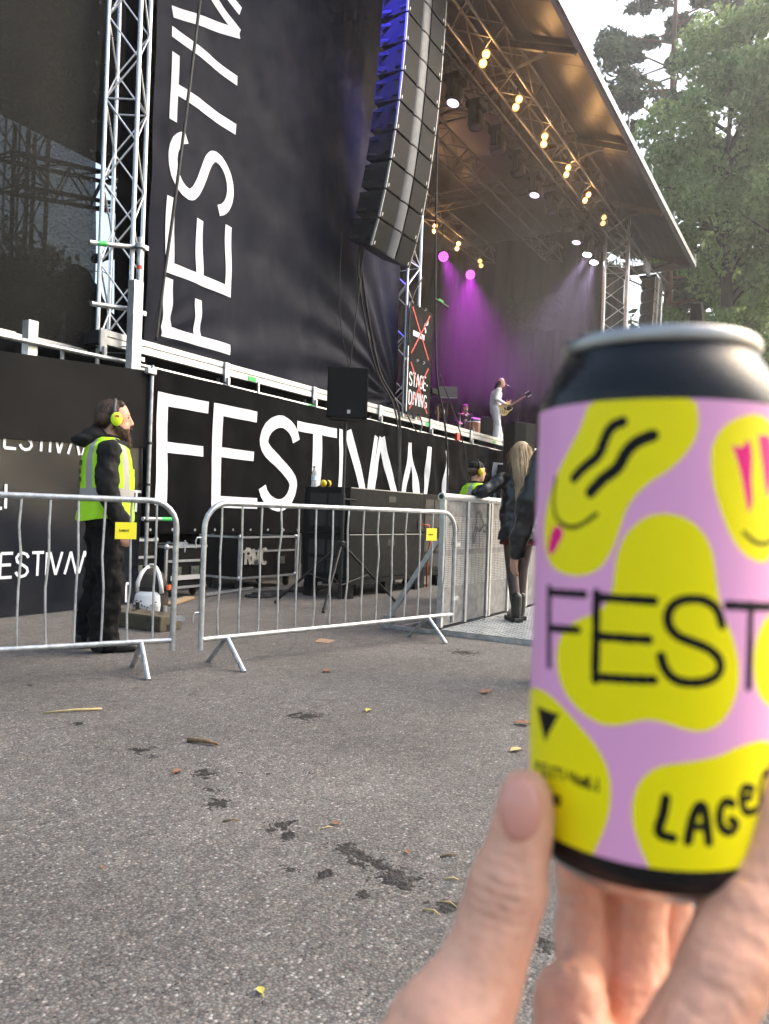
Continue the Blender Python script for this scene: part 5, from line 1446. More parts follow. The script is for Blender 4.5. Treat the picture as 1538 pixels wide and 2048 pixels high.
one('drum_throne', MB().lathe([(.17, .47), (.18, .50), (.16, .52), (.03, .46), (.03, 0)][::-1], (22.75, 10.35, DRZ), 18), M_BLACKPAINT, 'round stool under the drummer', 'stool')
for s_, lb in ((-1, 'left'), (1, 'right')):
    a = R(-140)
    f = lambda x, y, z: (22.75 + x * math.cos(a) - y * math.sin(a), 10.35 + x * math.sin(a) + y * math.cos(a), DRZ + z)
    one('drumstick', MB().tube([f(.34, s_ * .27, .73), f(.78, s_ * .16, .84)], [.009, .005], 6), M_WOOD, 'pale drumstick in the drummer’s '.replace('’', '') + lb + ' hand', 'drumstick', 'drumsticks', smooth=True)
# ---- half hidden musician and a guitar on its stand
gu = thing('acoustic_guitar', (18.0, 9.2, 3.0), 'orange wooden guitar leaning on its stand beside the music stand', 'guitar')
A0 = Matrix.Translation((18.55, 9.3, 3.25)) @ Euler((R(78), R(-80), R(30))).to_matrix().to_4x4()
MB().prism([(x * 1.0, y) for x, y in ((-.22, -.1), (-.2, -.19), (-.05, -.2), (.04, -.13), (.16, -.15), (.22, -.08), (.22, .08), (.16, .15), (.04, .13), (-.05, .2), (-.2, .19), (-.22, .1))], 0, .09, A0).build('body', M_DRUMWOOD, gu, bevel=.01)
MB().prism([(.22, -.025), (.66, -.02), (.66, .02), (.22, .025)], .06, .09, A0).build('neck', M_WOOD, gu)
MB().prism([(.66, -.03), (.80, -.035), (.80, .035), (.66, .03)], .05, .07, A0).build('headstock', M_WOOD, gu)
kb = thing('person', (15.4, 8.3, 3.0), 'musician in black half hidden behind the lower sign', 'person', 'musicians on the stage', R(20))
K_ = (.06, 0, 1.60)
blob('body', head_elems(K_) + [('l', [(0, 0, .9, .11, .16), (.02, 0, 1.35, .12, .19), (.03, 0, 1.44, .06, .09)]), ('c', [(0, -.09, .9, .08), (0, -.1, .08, .05)]), ('c', [(0, .09, .9, .08), (0, .1, .08, .05)]), ('c', [(.02, -.19, 1.38, .05), (.05, -.25, 1.12, .04), (.25, -.15, 1.05, .035)]), ('c', [(.02, .19, 1.38, .05), (.05, .25, 1.12, .04), (.25, .15, 1.05, .035)])] + hand_elems((.26, -.15, 1.05), (1, .2, 0), (0, 0, -1), 1) + hand_elems((.26, .15, 1.05), (1, -.2, 0), (0, 0, -1), -1), .013, M_SKIN, kb, 4)
blob('black_clothes', [('l', [(0, 0, .85, .13, .18), (.02, 0, 1.35, .14, .20), (.03, 0, 1.44, .08, .12)]), ('c', [(0, -.09, .9, .10), (0, -.1, .06, .075)]), ('c', [(0, .09, .9, .10), (0, .1, .06, .075)]), ('c', [(.02, -.19, 1.38, .07), (.05, -.25, 1.12, .058), (.21, -.16, 1.06, .045)]), ('c', [(.02, .19, 1.38, .07), (.05, .25, 1.12, .058), (.21, .16, 1.06, .045)])], .014, M_JACKET, kb, 4)
blob('hair', [('e', (.04, 0, 1.65), (.10, .088, .09))], .012, M_HAIRBROWN, kb, 2)
one('keyboard', MB().bbox(15.55, 15.95, 7.9, 9.2, 3.86, 3.98), M_BLACKPAINT, 'black keyboard on the stage behind the lower sign', 'keyboard', bevel=.01)
one('keyboard_stand', MB().beam((15.75, 8.05, 3.004), (15.75, 9.05, 3.85), .04, .04).beam((15.80, 9.05, 3.004), (15.80, 8.05, 3.85), .04, .04), M_BLACKMETAL, 'crossed black legs under the keyboard', 'stand')
one('water_bottle', MB().lathe([(.032, 0), (.035, .01), (.035, .16), (.014, .22), (.014, .25), (.001, .25)], (17.0, 7.5, 3.003), 14), M_CLEAR, 'clear bottle standing at the stage edge', 'bottle', smooth='auto')

# ================================================================== standing guard
def vest_mesh(levels, nz, na, mfn, mats, name, parent, fold=.006, open_top=True, seed=1):
    """levels: (z, x, rx, ry); closed tube of cloth, faces coloured by mfn(z, angle)"""
    mb = MB()
    rows = []
    zs = [l[0] for l in levels]
    for i in range(nz + 1):
        z = zs[0] + (zs[-1] - zs[0]) * i / nz
        k = 0
        while k < len(levels) - 2 and levels[k + 1][0] < z: k += 1
        a, b_ = levels[k], levels[k + 1]
        t = (z - a[0]) / (b_[0] - a[0]); t = t * t * (3 - 2 * t)
        x, rx, ry = [a[j] + (b_[j] - a[j]) * t for j in (1, 2, 3)]
        for j in range(na):
            an = 2 * math.pi * j / na
            n = mnoise.noise(Vector((math.cos(an) * 2.2, math.sin(an) * 2.2 + seed, z * 5)))
            f = 1 + fold * 6 * n + fold * 2.5 * math.sin(an * 7 + z * 9) * (1 - i / nz)
            mb.v.append((x + rx * f * math.cos(an), ry * f * math.sin(an), z + .012 * math.sin(an * 3) * (1 - i / nz)))
    for i in range(nz):
        z = zs[0] + (zs[-1] - zs[0]) * (i + .5) / nz
        for j in range(na):
            j2 = (j + 1) % na
            mb.f.append((i * na + j, i * na + j2, (i + 1) * na + j2, (i + 1) * na + j))
            mb.m.append(mfn(z, math.degrees(2 * math.pi * (j + .5) / na)))
    return mb.build(name, mats, parent, smooth=True, world_space=False)

gd = thing('person', (3.83, 4.58, 0), 'bearded guard in yellow hi-vis vest and black clothes standing in profile', 'person', 'security guards', R(-36))
H_ = (.035, 0, 1.70)
blob('body', head_elems(H_, 1.05) + [('l', [(0, 0, .93, .12, .15), (0, 0, 1.2, .13, .16), (0, 0, 1.42, .12, .18), (0, 0, 1.52, .06, .09)]),
     ('c', [(0, -.09, .92, .09), (.02, -.1, .5, .06), (-.02, -.1, .09, .045)]), ('c', [(-.02, -.1, .05, .045), (.16, -.11, .035, .035)]),
     ('c', [(0, .09, .92, .09), (-.04, .12, .5, .06), (-.1, .13, .09, .045)]), ('c', [(-.1, .13, .05, .045), (.07, .15, .035, .035)]),
     ('c', [(-.01, -.21, 1.45, .055), (-.02, -.27, 1.17, .048), (.09, -.26, .93, .035)]), ('c', [(0, .21, 1.45, .055), (-.02, .28, 1.17, .048), (.06, .27, .93, .035)])]
     + hand_elems((.09, -.26, .92), (.25, .1, -1), (-.1, 1, 0), 1, 1.0, .3) + hand_elems((.06, .27, .92), (.2, -.1, -1), (-.1, -1, 0), -1, 1.0, .3), .008, M_SKIN, gd, 4)
eyes(H_, gd, 1.05)
blob('jacket', [('l', [(0, 0, .90, .155, .19), (0, 0, 1.1, .15, .185), (0, 0, 1.40, .15, .20), (-.01, 0, 1.51, .085, .12), (0, 0, 1.57, .075, .085)]),
     ('c', [(-.01, -.205, 1.445, .082), (-.03, -.275, 1.18, .075), (.075, -.262, .955, .058)]), ('c', [(-.01, .205, 1.445, .082), (-.03, .285, 1.18, .072), (.05, .27, .955, .055)])], .011, M_JACKET, gd, 4, disp=.022, dscale=9)
blob('hood', [('e', (-.16, 0, 1.525), (.10, .13, .05)), ('e', (-.10, 0, 1.56), (.10, .12, .06)), ('c', [(-.12, -.05, 1.58, .03), (-.10, -.03, 1.645, .018)]), ('c', [(.04, -.09, 1.50, .05), (.10, -.04, 1.49, .045), (.10, .04, 1.49, .045), (.04, .09, 1.50, .05)])], .010, M_JACKET, gd, 4, disp=.010, dscale=10)
blob('trousers', [('l', [(0, 0, .82, .15, .185), (0, 0, .98, .15, .18)]), ('c', [(0, -.085, .90, .125), (.035, -.10, .5, .10), (-.01, -.10, .13, .098)]), ('c', [(0, .085, .90, .125), (-.03, .115, .5, .10), (-.09, .13, .13, .098)]), ('c', [(-.01, -.10, .16, .10), (.03, -.10, .075, .085)])], .012, M_TROUSER, gd, 4, disp=.030, dscale=9)
blob('boot', [('c', [(-.05, -.10, .09, .06), (-.04, -.10, .05, .05), (.15, -.115, .04, .042)]), ('c', [(.15, -.115, .045, .045), (.21, -.12, .035, .034)])], .009, M_BOOT, gd, 3)
blob('boot', [('c', [(-.14, .13, .09, .06), (-.13, .13, .05, .05), (.05, .15, .04, .042)]), ('c', [(.05, .15, .045, .045), (.11, .155, .035, .034)])], .009, M_BOOT, gd, 3)
def vm(z, a):
    if 1.125 < z < 1.185: return 1
    if z > 1.185 and (38 < a < 56 or 304 < a < 322 or 128 < a < 146 or 214 < a < 232): return 1
    return 0
vest_mesh([(.955, -.01, .205, .225), (1.10, 0, .185, .21), (1.25, 0, .185, .215), (1.38, -.01, .175, .225), (1.47, -.01, .155, .225), (1.53, -.02, .105, .15), (1.55, -.02, .09, .11)], 60, 120, vm, [M_HIVIS, M_REFLECT], 'hi_vis_vest', gd)
tx = MB()
rnd = random.Random(5)
for r_, (z, w) in enumerate(((1.36, .16), (1.30, .12), (1.24, .14), (1.18 + .02, .08))):
    n = int(w / .022)
    for k in range(n):
        y = -w / 2 + w * (k + .5) / n
        a = math.asin(max(-1, min(1, y / .22)))
        tx.box((-.190 * math.cos(a) - .005, y, z), (.006, .013, .034), Matrix.Rotation(a, 3, 'Z'))
tag(tx.build('back_lettering', mat('dark_print', (.05, .09, .01), .7), gd, world_space=False), kind='stuff')
pk = MB(); pk.box((.150, -.10, 1.27), (.02, .09, .12), Matrix.Rotation(R(-28), 3, 'Z'))
pk.build('chest_pocket', M_HIVIS, gd, bevel=.006, world_space=False)
for s_ in (-1, 1): MB().tube([(.118, s_ * .012, 1.738), (.112, s_ * .04, 1.742), (.088, s_ * .06, 1.733)], .006, 6).build('eyebrow', M_HAIRBROWN, gd, smooth=True, world_space=False)
gh = blob('hair', [('e', (.010, 0, 1.738), (.105, .086, .098)), ('e', (-.03, 0, 1.69), (.075, .083, .075)), ('c', [(.075, -.045, 1.80, .022), (.08, .045, 1.80, .022)])], .007, M_HAIRBROWN, gd, 3, disp=.004, dscale=30)
gbd = blob('beard', [('c', [(.04, -.062, 1.635, .024), (.085, -.035, 1.60, .028), (.10, 0, 1.595, .032), (.085, .035, 1.60, .028), (.04, .062, 1.635, .024)]), ('c', [(.105, 0, 1.59, .034), (.125, 0, 1.545, .028), (.14, 0, 1.505, .014)]), ('c', [(.118, -.025, 1.635, .010), (.13, 0, 1.64, .010), (.118, .025, 1.635, .010)])], .006, M_BEARD, gd, 2, disp=.006, dscale=35)
fuzz(gh, 1500, .020, .0011, (-.5, 0, -.15), M_HAIRBROWN, gd, 'hair_strands', 3, .3)
fuzz(gbd, 1100, .026, .0011, (.15, 0, -.9), M_BEARD, gd, 'beard_strands', 4, .35)
hs = MB()
hs.tube([(.02 + .02 * math.cos(a * .5), .098 * math.cos(a), 1.70 + .135 * math.sin(a)) for a in [R(8 + 164 * k / 14) for k in range(15)]], .013, 8)
hs.build('headset_band', mat('grey_plastic_band', (.06, .06, .065), .5), gd, smooth=True, world_space=False)
for s_ in (-1, 1):
    MB().ell((.035, s_ * .098, 1.685), (.042, .022, .054)).build('ear_cushion', M_RUBBER, gd, smooth=True, world_space=False)
    cp_ = MB().ell((.037, s_ * .122, 1.682), (.040, .030, .050)).build('ear_cup', M_HIVISCUP, gd, smooth=True, world_space=False)
    MB().box((.04, s_ * .151, 1.70), (.03, .003, .015)).build('cup_badge', M_REDTAPE if s_ < 0 else M_RUBBER, gd, world_space=False)
MB().tube([(.035, -.125, 1.64), (.10, -.08, 1.615), (.142, -.02, 1.62)], .004, 6).build('microphone_boom', M_RUBBER, gd, smooth=True, world_space=False)
MB().ell((.150, -.008, 1.622), (.012, .010, .012)).build('microphone', M_RUBBER, gd, smooth=True, world_space=False)

# ================================================================== guard in the pit
pg = thing('person', (9.05, 3.95, 0), 'guard in black cap with yellow earmuffs, down in the pit', 'person', 'security guards', R(-42))
P_ = (.03, 0, 1.655)
blob('body', head_elems(P_) + [('l', [(0, 0, .9, .12, .15), (0, 0, 1.38, .12, .18), (0, 0, 1.47, .06, .09)]), ('c', [(0, -.09, .9, .08), (0, -.1, .08, .05), (.14, -.1, .04, .04)]), ('c', [(0, .09, .9, .08), (0, .1, .08, .05), (.14, .1, .04, .04)]), ('c', [(0, -.2, 1.40, .05), (-.03, -.27, 1.12, .045), (.08, -.25, .88, .035)]), ('c', [(0, .2, 1.40, .05), (-.03, .27, 1.12, .045), (.08, .25, .88, .035)])] + hand_elems((.08, -.25, .88), (.2, 0, -1), (0, 1, 0), 1) + hand_elems((.08, .25, .88), (.2, 0, -1), (0, -1, 0), -1), .010, M_SKIN, pg, 4)
eyes(P_, pg)
blob('black_clothes', [('l', [(0, 0, .85, .15, .19), (0, 0, 1.36, .15, .20), (0, 0, 1.47, .085, .12), (0, 0, 1.53, .07, .08)]), ('c', [(0, -.09, .9, .11), (0, -.1, .1, .085)]), ('c', [(0, .09, .9, .11), (0, .1, .1, .085)]), ('c', [(0, -.2, 1.40, .08), (-.03, -.27, 1.12, .07), (.06, -.25, .93, .055)]), ('c', [(0, .2, 1.40, .08), (-.03, .27, 1.12, .07), (.06, .25, .93, .055)]), ('c', [(-.02, -.1, .05, .05), (.16, -.1, .045, .045)]), ('c', [(-.02, .1, .05, .05), (.16, .1, .045, .045)])], .012, M_JACKET, pg, 4, disp=.01, dscale=8)
vest_mesh([(.95, 0, .18, .22), (1.2, 0, .18, .21), (1.36, 0, .18, .22), (1.44, 0, .15, .20), (1.50, 0, .10, .13)], 40, 80, lambda z, a: 1 if (1.1 < z < 1.16 or (z > 1.16 and (40 < a < 58 or 302 < a < 320 or 130 < a < 148 or 212 < a < 230))) else 0, [M_HIVIS, M_REFLECT], 'hi_vis_vest', pg)
blob('cap', [('e', (.01, 0, 1.715), (.108, .09, .075)), ('c', [(.09, -.035, 1.70, .014), (.165, 0, 1.685, .010), (.09, .035, 1.70, .014)])], .008, M_JACKET, pg, 3)
blob('hair', [('e', (-.02, 0, 1.66), (.082, .083, .075))], .008, M_HAIRBROWN, pg, 2)
for s_ in (-1, 1):
    MB().ell((.03, s_ * .115, 1.64), (.040, .032, .052)).build('ear_cup', M_MUFF, pg, smooth=True, world_space=False)
    MB().ell((.03, s_ * .092, 1.64), (.044, .02, .056)).build('ear_cushion', M_RUBBER, pg, smooth=True, world_space=False)
MB().tube([(.02, .105 * math.cos(a), 1.66 + .142 * math.sin(a)) for a in [R(8 + 164 * k / 14) for k in range(15)]], .009, 6).build('headband', M_RUBBER, pg, smooth=True, world_space=False)

# ================================================================== blonde woman
wo = thing('person', (7.32, 2.70, .05), 'woman with long blonde hair in a black leather jacket leaning on the barrier', 'person', 'people in the crowd', R(42))
W_ = (.03, 0, 1.665)
M_TIGHTS = mat('sheer_black_tights', (.055, .032, .028), .5, var=.15)
blob('body', head_elems(W_, .96) + [('l', [(0, 0, .93, .11, .165), (0, 0, 1.12, .09, .13), (0, 0, 1.38, .10, .165), (0, 0, 1.46, .05, .08)]), ('c', [(0, -.085, .92, .085), (.05, -.07, .52, .055), (.04, -.055, .12, .042), (.14, -.06, .06, .035)]), ('c', [(0, .085, .92, .085), (-.03, .07, .52, .055), (-.12, .05, .12, .042), (-.02, .06, .06, .035)]),
     ('c', [(0, -.17, 1.41, .045), (.03, -.25, 1.16, .038), (.22, -.20, 1.22, .028)]), ('c', [(0, .17, 1.41, .045), (-.08, .40, 1.27, .038), (.15, .42, 1.25, .028)])] + hand_elems((.23, -.20, 1.22), (1, .3, 0), (0, 0, -1), 1, .9) + hand_elems((.16, .42, 1.25), (1, -.2, 0), (0, 0, -1), -1, .9), .009, M_SKIN, wo, 4)
blob('tights', [('c', [(0, -.085, .90, .09), (.05, -.07, .52, .062), (.04, -.055, .14, .049)]), ('c', [(0, .085, .90, .09), (-.03, .07, .52, .062), (-.12, .05, .14, .049)])], .010, M_TIGHTS, wo, 3)
blob('skirt', [('l', [(0, 0, .755, .15, .19), (0, 0, .92, .135, .185)])], .012, mat('dark_red_wool', (.12, .015, .015), .85, var=.25), wo, 3, disp=.012, dscale=8)
blob('leather_jacket', [('l', [(-.03, 0, .80, .185, .225), (-.02, 0, .90, .17, .215), (0, 0, 1.08, .14, .195), (0, 0, 1.36, .135, .19), (0, 0, 1.46, .07, .11)]), ('c', [(0, -.17, 1.40, .072), (.03, -.26, 1.15, .06), (.19, -.21, 1.21, .045)]), ('c', [(0, .17, 1.40, .078), (-.08, .40, 1.27, .065), (.12, .42, 1.25, .046)])], .011, M_LEATHER, wo, 4, disp=.022, dscale=8)
# hair: a fall of separate locks over a cap
hr = MB()
rnd = random.Random(11)
wcap = blob('hair_cap', [('e', (.0, 0, 1.695), (.105, .09, .10)), ('e', (-.035, 0, 1.62), (.075, .088, .11)), ('c', [(-.07, 0, 1.55, .075), (-.125, 0, 1.38, .07), (-.15, -.01, 1.22, .035)])], .010, M_BLONDE, wo, 4)
for k in range(170):
    a = R(rnd.uniform(70, 290))
    z0 = rnd.uniform(1.60, 1.775)
    rr = .095 * math.sqrt(max(.08, 1 - ((z0 - 1.68) / .11) ** 2))
    x0, y0 = rr * 1.05 * math.cos(a) - .005, rr * .95 * math.sin(a)
    ln = rnd.uniform(.40, .62)
    ph, am = rnd.uniform(0, 6.3), rnd.uniform(.006, .016)
    pts = []
    for q in range(9):
        t = q / 8
        am2 = am * 1.7
        pts.append((x0 * (1 - .25 * t) - .10 * t - .045 * math.sin(t * 2.2) + am2 * t * math.sin(9 * t + ph), y0 * (1 + .25 * math.sin(t * 3.14) - .30 * t) + am * 1.6 * t * math.cos(10 * t + ph), z0 - ln * t * (1 if t > .15 else .9)))
    w = rnd.uniform(.006, .012)
    hr.tube(pts, [w * .8, w, w, w, w * .95, w * .9, w * .75, w * .5, w * .2], 5, caps=False)
hr.build('hair_locks', M_BLONDE, wo, smooth=True, world_space=False)
fuzz(wcap, 900, .11, .0016, (-.25, 0, -1.2), M_BLONDE, wo, 'hair_strands', 5, .18)
for y_, x_ in ((-.055, .05), (.05, -.11)):
    blob('boot', [('c', [(x_ - .02, y_, .24, .055), (x_ - .02, y_, .08, .052), (x_ + .12, y_, .06, .043)])], .009, M_BOOT, wo, 3)
    MB().box((x_ + .045, y_, .022), (.28, .095, .044)).build('boot_sole', M_RUBBER, wo, bevel=.012, world_space=False)

# ================================================================== person in the black jacket
ja = thing('person', (4.98, 1.445, 0), 'person in black leather jacket standing nearest, mostly hidden by the can', 'person', 'people in the crowd', YAW + R(4))
J_ = (.03, 0, 1.76)
blob('body', head_elems(J_) + [('l', [(0, 0, .95, .12, .16), (0, 0, 1.2, .12, .16), (0, 0, 1.45, .12, .19), (0, 0, 1.55, .06, .09)]), ('c', [(0, -.1, .95, .09), (0, -.1, .1, .05), (.15, -.1, .04, .04)]), ('c', [(0, .1, .95, .09), (0, .1, .1, .05), (.15, .1, .04, .04)]),
     ('c', [(0, .2, 1.50, .055), (-.02, .32, 1.18, .048), (.06, .37, .86, .032)]), ('c', [(0, -.2, 1.50, .055), (-.02, -.3, 1.18, .048), (.25, -.25, 1.1, .032)])] + hand_elems((.07, .375, .83), (.1, .15, -1), (.4, -1, -.2), -1, 1.0, .55) + hand_elems((.26, -.25, 1.1), (1, 0, 0), (0, 1, 0), 1), .009, M_SKIN, ja, 4)
blob('leather_jacket', [('l', [(0, 0, .92, .15, .20), (0, 0, 1.15, .145, .19), (0, 0, 1.44, .15, .21), (0, 0, 1.55, .085, .13), (0, 0, 1.60, .07, .09)]), ('c', [(0, .205, 1.49, .085), (-.02, .325, 1.18, .078), (.055, .372, .85, .056)]), ('c', [(0, -.205, 1.49, .085), (-.02, -.305, 1.18, .075), (.2, -.26, 1.11, .052)])], .011, M_LEATHER, ja, 4, disp=.02, dscale=8)
blob('trousers', [('c', [(0, -.1, .93, .12), (0, -.1, .1, .09)]), ('c', [(0, .1, .93, .12), (0, .1, .1, .09)]), ('l', [(0, 0, .85, .14, .19), (0, 0, .98, .13, .18)])], .013, M_TROUSER, ja, 3, disp=.01, dscale=7)
for s_ in (-1, 1): blob('shoe', [('c', [(-.04, s_ * .1, .05, .05), (.18, s_ * .105, .04, .04)])], .010, M_BOOT, ja, 2)
blob('hair', [('e', (-.005, 0, 1.80), (.108, .092, .10)), ('e', (-.04, 0, 1.73), (.075, .088, .09))], .010, M_HAIRBROWN, ja, 3)
sbag = thing('straw_bag', (5.15, 1.58, .45), 'woven straw bag hanging beside the black jacket', 'bag')
M_STRAW = mat('woven_straw', (.30, .20, .07), .85, var=.45, vscale=60, bump=.8, bscale=110)
blob('body', [('l', [(5.15, 1.58, .50, .05, .10), (5.15, 1.58, .62, .075, .15), (5.15, 1.58, .80, .07, .14), (5.15, 1.58, .88, .05, .12)])], .012, M_STRAW, sbag, 3, world_space=True)
for s_ in (-1, 1): MB().tube([(5.15, 1.50, .86), (5.13 + s_ * .02, 1.55, 1.1), (5.11, 1.52, 1.30), (5.13 + s_ * .02, 1.60, 1.1), (5.15, 1.66, .86)], .008, 6).build('handle', M_STRAW, sbag, smooth=True)

# ================================================================== trees
def leaf_material(name, c0, c1, trans=.45):
    m = bpy.data.materials.new(name); m.use_nodes = True
    nt = m.node_tree; N = nt.nodes; b = N['Principled BSDF']
    gi = N.new('ShaderNodeNewGeometry')
    rp = N.new('ShaderNodeValToRGB'); nt.links.new(gi.outputs['Random Per Island'], rp.inputs[0])
    rp.color_ramp.elements[0].color = (*c0, 1); rp.color_ramp.elements[1].color = (*c1, 1)
    nt.links.new(rp.outputs[0], b.inputs['Base Color']); b.inputs['Roughness'].default_value = .55; b.inputs['Specular IOR Level'].default_value = .3
    tl = N.new('ShaderNodeBsdfTranslucent'); nt.links.new(rp.outputs[0], tl.inputs[0])
    mx = N.new('ShaderNodeMixShader'); mx.inputs[0].default_value = trans
    nt.links.new(b.outputs[0], mx.inputs[1]); nt.links.new(tl.outputs[0], mx.inputs[2])
    nt.links.new(mx.outputs[0], N['Material Output'].inputs[0])
    return m
M_BARK = mat('bark', (.075, .055, .042), .9, var=.4, vscale=6, bump=.5, bscale=14, stretch=(1, 1, .2))
M_BARKPINE = mat('pine_bark', (.16, .085, .05), .9, var=.4, vscale=6, bump=.5, bscale=14, stretch=(1, 1, .2))
M_LEAFLIGHT = leaf_material('light_leaf', (.14, .235, .07), (.38, .48, .20), .6)
M_LEAFMID = leaf_material('mid_leaf', (.075, .14, .035), (.23, .32, .10), .58)
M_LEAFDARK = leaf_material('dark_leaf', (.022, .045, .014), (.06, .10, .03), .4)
M_NEEDLE = leaf_material('pine_needle', (.045, .08, .045), (.12, .17, .09), .4)
def leaves(centres, radii, per, size, seed, flat=1.0, aspect=1.6):
    g = np.random.default_rng(seed)
    C_ = np.repeat(np.array(centres), per, axis=0); Rr = np.repeat(np.array(radii), per)[:, None]
    d = g.normal(size=C_.shape); d /= np.linalg.norm(d, axis=1)[:, None]
    P = C_ + d * Rr * (g.random((len(C_), 1)) ** .45) * np.array([1, 1, flat])
    n = len(P)
    a = g.normal(size=(n, 3)); a /= np.linalg.norm(a, axis=1)[:, None]
    b = g.normal(size=(n, 3)); b -= a * (a * b).sum(1)[:, None]; b /= np.linalg.norm(b, axis=1)[:, None]
    s = size * g.uniform(.6, 1.3, (n, 1))
    a *= s * aspect / 2; b *= s / 2
    V = np.empty((n, 4, 3)); V[:, 0] = P - a; V[:, 1] = P + b; V[:, 2] = P + a; V[:, 3] = P - b
    return V.reshape(-1, 3)
def leaf_mesh(name, V, m, parent):
    me = bpy.data.meshes.new(name); n = len(V) // 4
    me.vertices.add(n * 4); me.vertices.foreach_set('co', V.astype('f').ravel())
    me.loops.add(n * 4); me.loops.foreach_set('vertex_index', np.arange(n * 4, dtype='i'))
    me.polygons.add(n); me.polygons.foreach_set('loop_start', np.arange(0, n * 4, 4, dtype='i'))
    me.materials.append(m); me.update(calc_edges=True)
    return link(name, me, parent)
def broadleaf(pos, h, cz, crx, crz, nclump, per, lsize, m, label, seed, group='trees around the stage', lean=(0, 0), clump=.14):
    g = random.Random(seed)
    root = thing('tree', (*pos, 0), label, 'tree', group)
    x, y = pos
    tr = MB()
    top = Vector((x + lean[0], y + lean[1], h * .86))
    pts = [Vector((x, y, 0)).lerp(top, t) + Vector((g.uniform(-.15, .15), g.uniform(-.15, .15), 0)) * (0 < t < 1) for t in (0, .25, .5, .75, 1)]
    r0 = h * .016
    tr.tube(pts, [r0, r0 * .85, r0 * .6, r0 * .35, r0 * .1], 9)
    cs, rs = [], []
    for k in range(nclump):
        while True:
            u = Vector((g.uniform(-1, 1), g.uniform(-1, 1), g.uniform(-1, 1)))
            if .25 < u.length < 1: break
        t_ = (u.z + 1) / 2
        w = 1 - .35 * max(0, u.z)
        c = Vector((x + lean[0] * t_ + u.x * crx * w, y + lean[1] * t_ + u.y * crx * w, cz + u.z * crz))
        cs.append(c); rs.append(crx * g.uniform(clump * 1.2, clump * 2.6))
        if k % 2 == 0:
            zb = max(h * .15, c.z - g.uniform(.8, 2.5))
            s_ = Vector((x + lean[0] * zb / h, y + lean[1] * zb / h, zb))
            tr.tube([s_, s_.lerp(c, .5) + Vector((0, 0, .25)), c], [r0 * .28, r0 * .16, r0 * .05], 5, caps=False)
    tr.build('trunk', M_BARK, root, smooth=True)
    leaf_mesh('crown', leaves([tuple(c) for c in cs], rs, per, lsize, seed, .8), m, root)
    return root
def pine(pos, h, label, seed, m=None, base=.3, reach=4.0):
    g = random.Random(seed)
    root = thing('tree', (*pos, 0), label, 'tree', 'trees around the stage')
    x, y = pos
    tr = MB(); r0 = .32
    tr.tube([(x, y, 0), (x + .2, y, h * .4), (x - .1, y + .1, h * .75), (x, y, h)], [r0, r0 * .8, r0 * .5, .04], 10)
    cs, rs = [], []
    n = 64
    for k in range(n):
        t = base + (1 - base) * k / n
        z = h * t; ln = reach * (1 - ((t - base) / (1 - base)) ** 2.6) * g.uniform(.55, 1.1) + .5
        a = g.uniform(0, 6.283)
        e = Vector((x + ln * math.cos(a), y + ln * math.sin(a), z + g.uniform(-.3, .8)))
        tr.tube([(x, y, z - .2), Vector((x, y, z)).lerp(e, .5) + Vector((0, 0, .15)), e], [.07, .045, .015], 5, caps=False)
        for q in range(5):
            f = g.uniform(.45, 1.05)
            c = Vector((x, y, z)).lerp(e, f) + Vector((g.uniform(-.5, .5), g.uniform(-.5, .5), g.uniform(-.1, .35)))
            cs.append(tuple(c)); rs.append(g.uniform(.45, .95))
    tr.build('trunk', M_BARKPINE, root, smooth=True)
    leaf_mesh('crown', leaves(cs, rs, 110, .20, seed, .5, 2.6), m or M_NEEDLE, root)
pine((50.5, 9.3), 41, 'tall pine rising just behind the far roof corner', 21, reach=7.0, base=.36)
pine((58.0, 8.2), 27, 'farther pine trunk between roof corner and bright tree', 22, reach=3.6, base=.5)
broadleaf((44.0, 5.2), 30, 20.5, 4.6, 9.0, 95, 300, .20, M_LEAFLIGHT, 'tall pale-green sunlit tree at the right edge above the can', 31)
broadleaf((42.5, 1.4), 30, 19.5, 4.0, 9.5, 80, 280, .20, M_LEAFLIGHT, 'pale-green tree at the far right, partly out of frame', 32)
broadleaf((43.0, 6.6), 14, 8.6, 3.6, 4.6, 90, 210, .19, M_LEAFMID, 'lower leafy green tree right of the far speaker wing', 33)
broadleaf((39.5, 4.4), 12, 7.2, 2.9, 4.2, 70, 210, .18, M_LEAFMID, 'bushy green tree directly above the can rim', 34)
broadleaf((56.0, 4.5), 24, 15.0, 4.5, 8.0, 80, 180, .24, M_LEAFMID, 'deep green tree in the second row behind the pale tree', 35)
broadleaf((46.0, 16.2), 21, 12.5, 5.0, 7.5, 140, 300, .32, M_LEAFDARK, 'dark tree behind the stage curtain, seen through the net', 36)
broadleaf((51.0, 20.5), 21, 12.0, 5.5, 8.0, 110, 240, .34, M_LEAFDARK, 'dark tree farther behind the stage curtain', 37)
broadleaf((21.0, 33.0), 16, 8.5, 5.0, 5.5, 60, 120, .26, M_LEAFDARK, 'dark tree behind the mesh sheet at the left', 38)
broadleaf((14.0, 31.0), 13, 7.0, 4.2, 4.5, 55, 120, .25, M_LEAFDARK, 'leafy tree at the left edge behind the mesh sheet', 39)

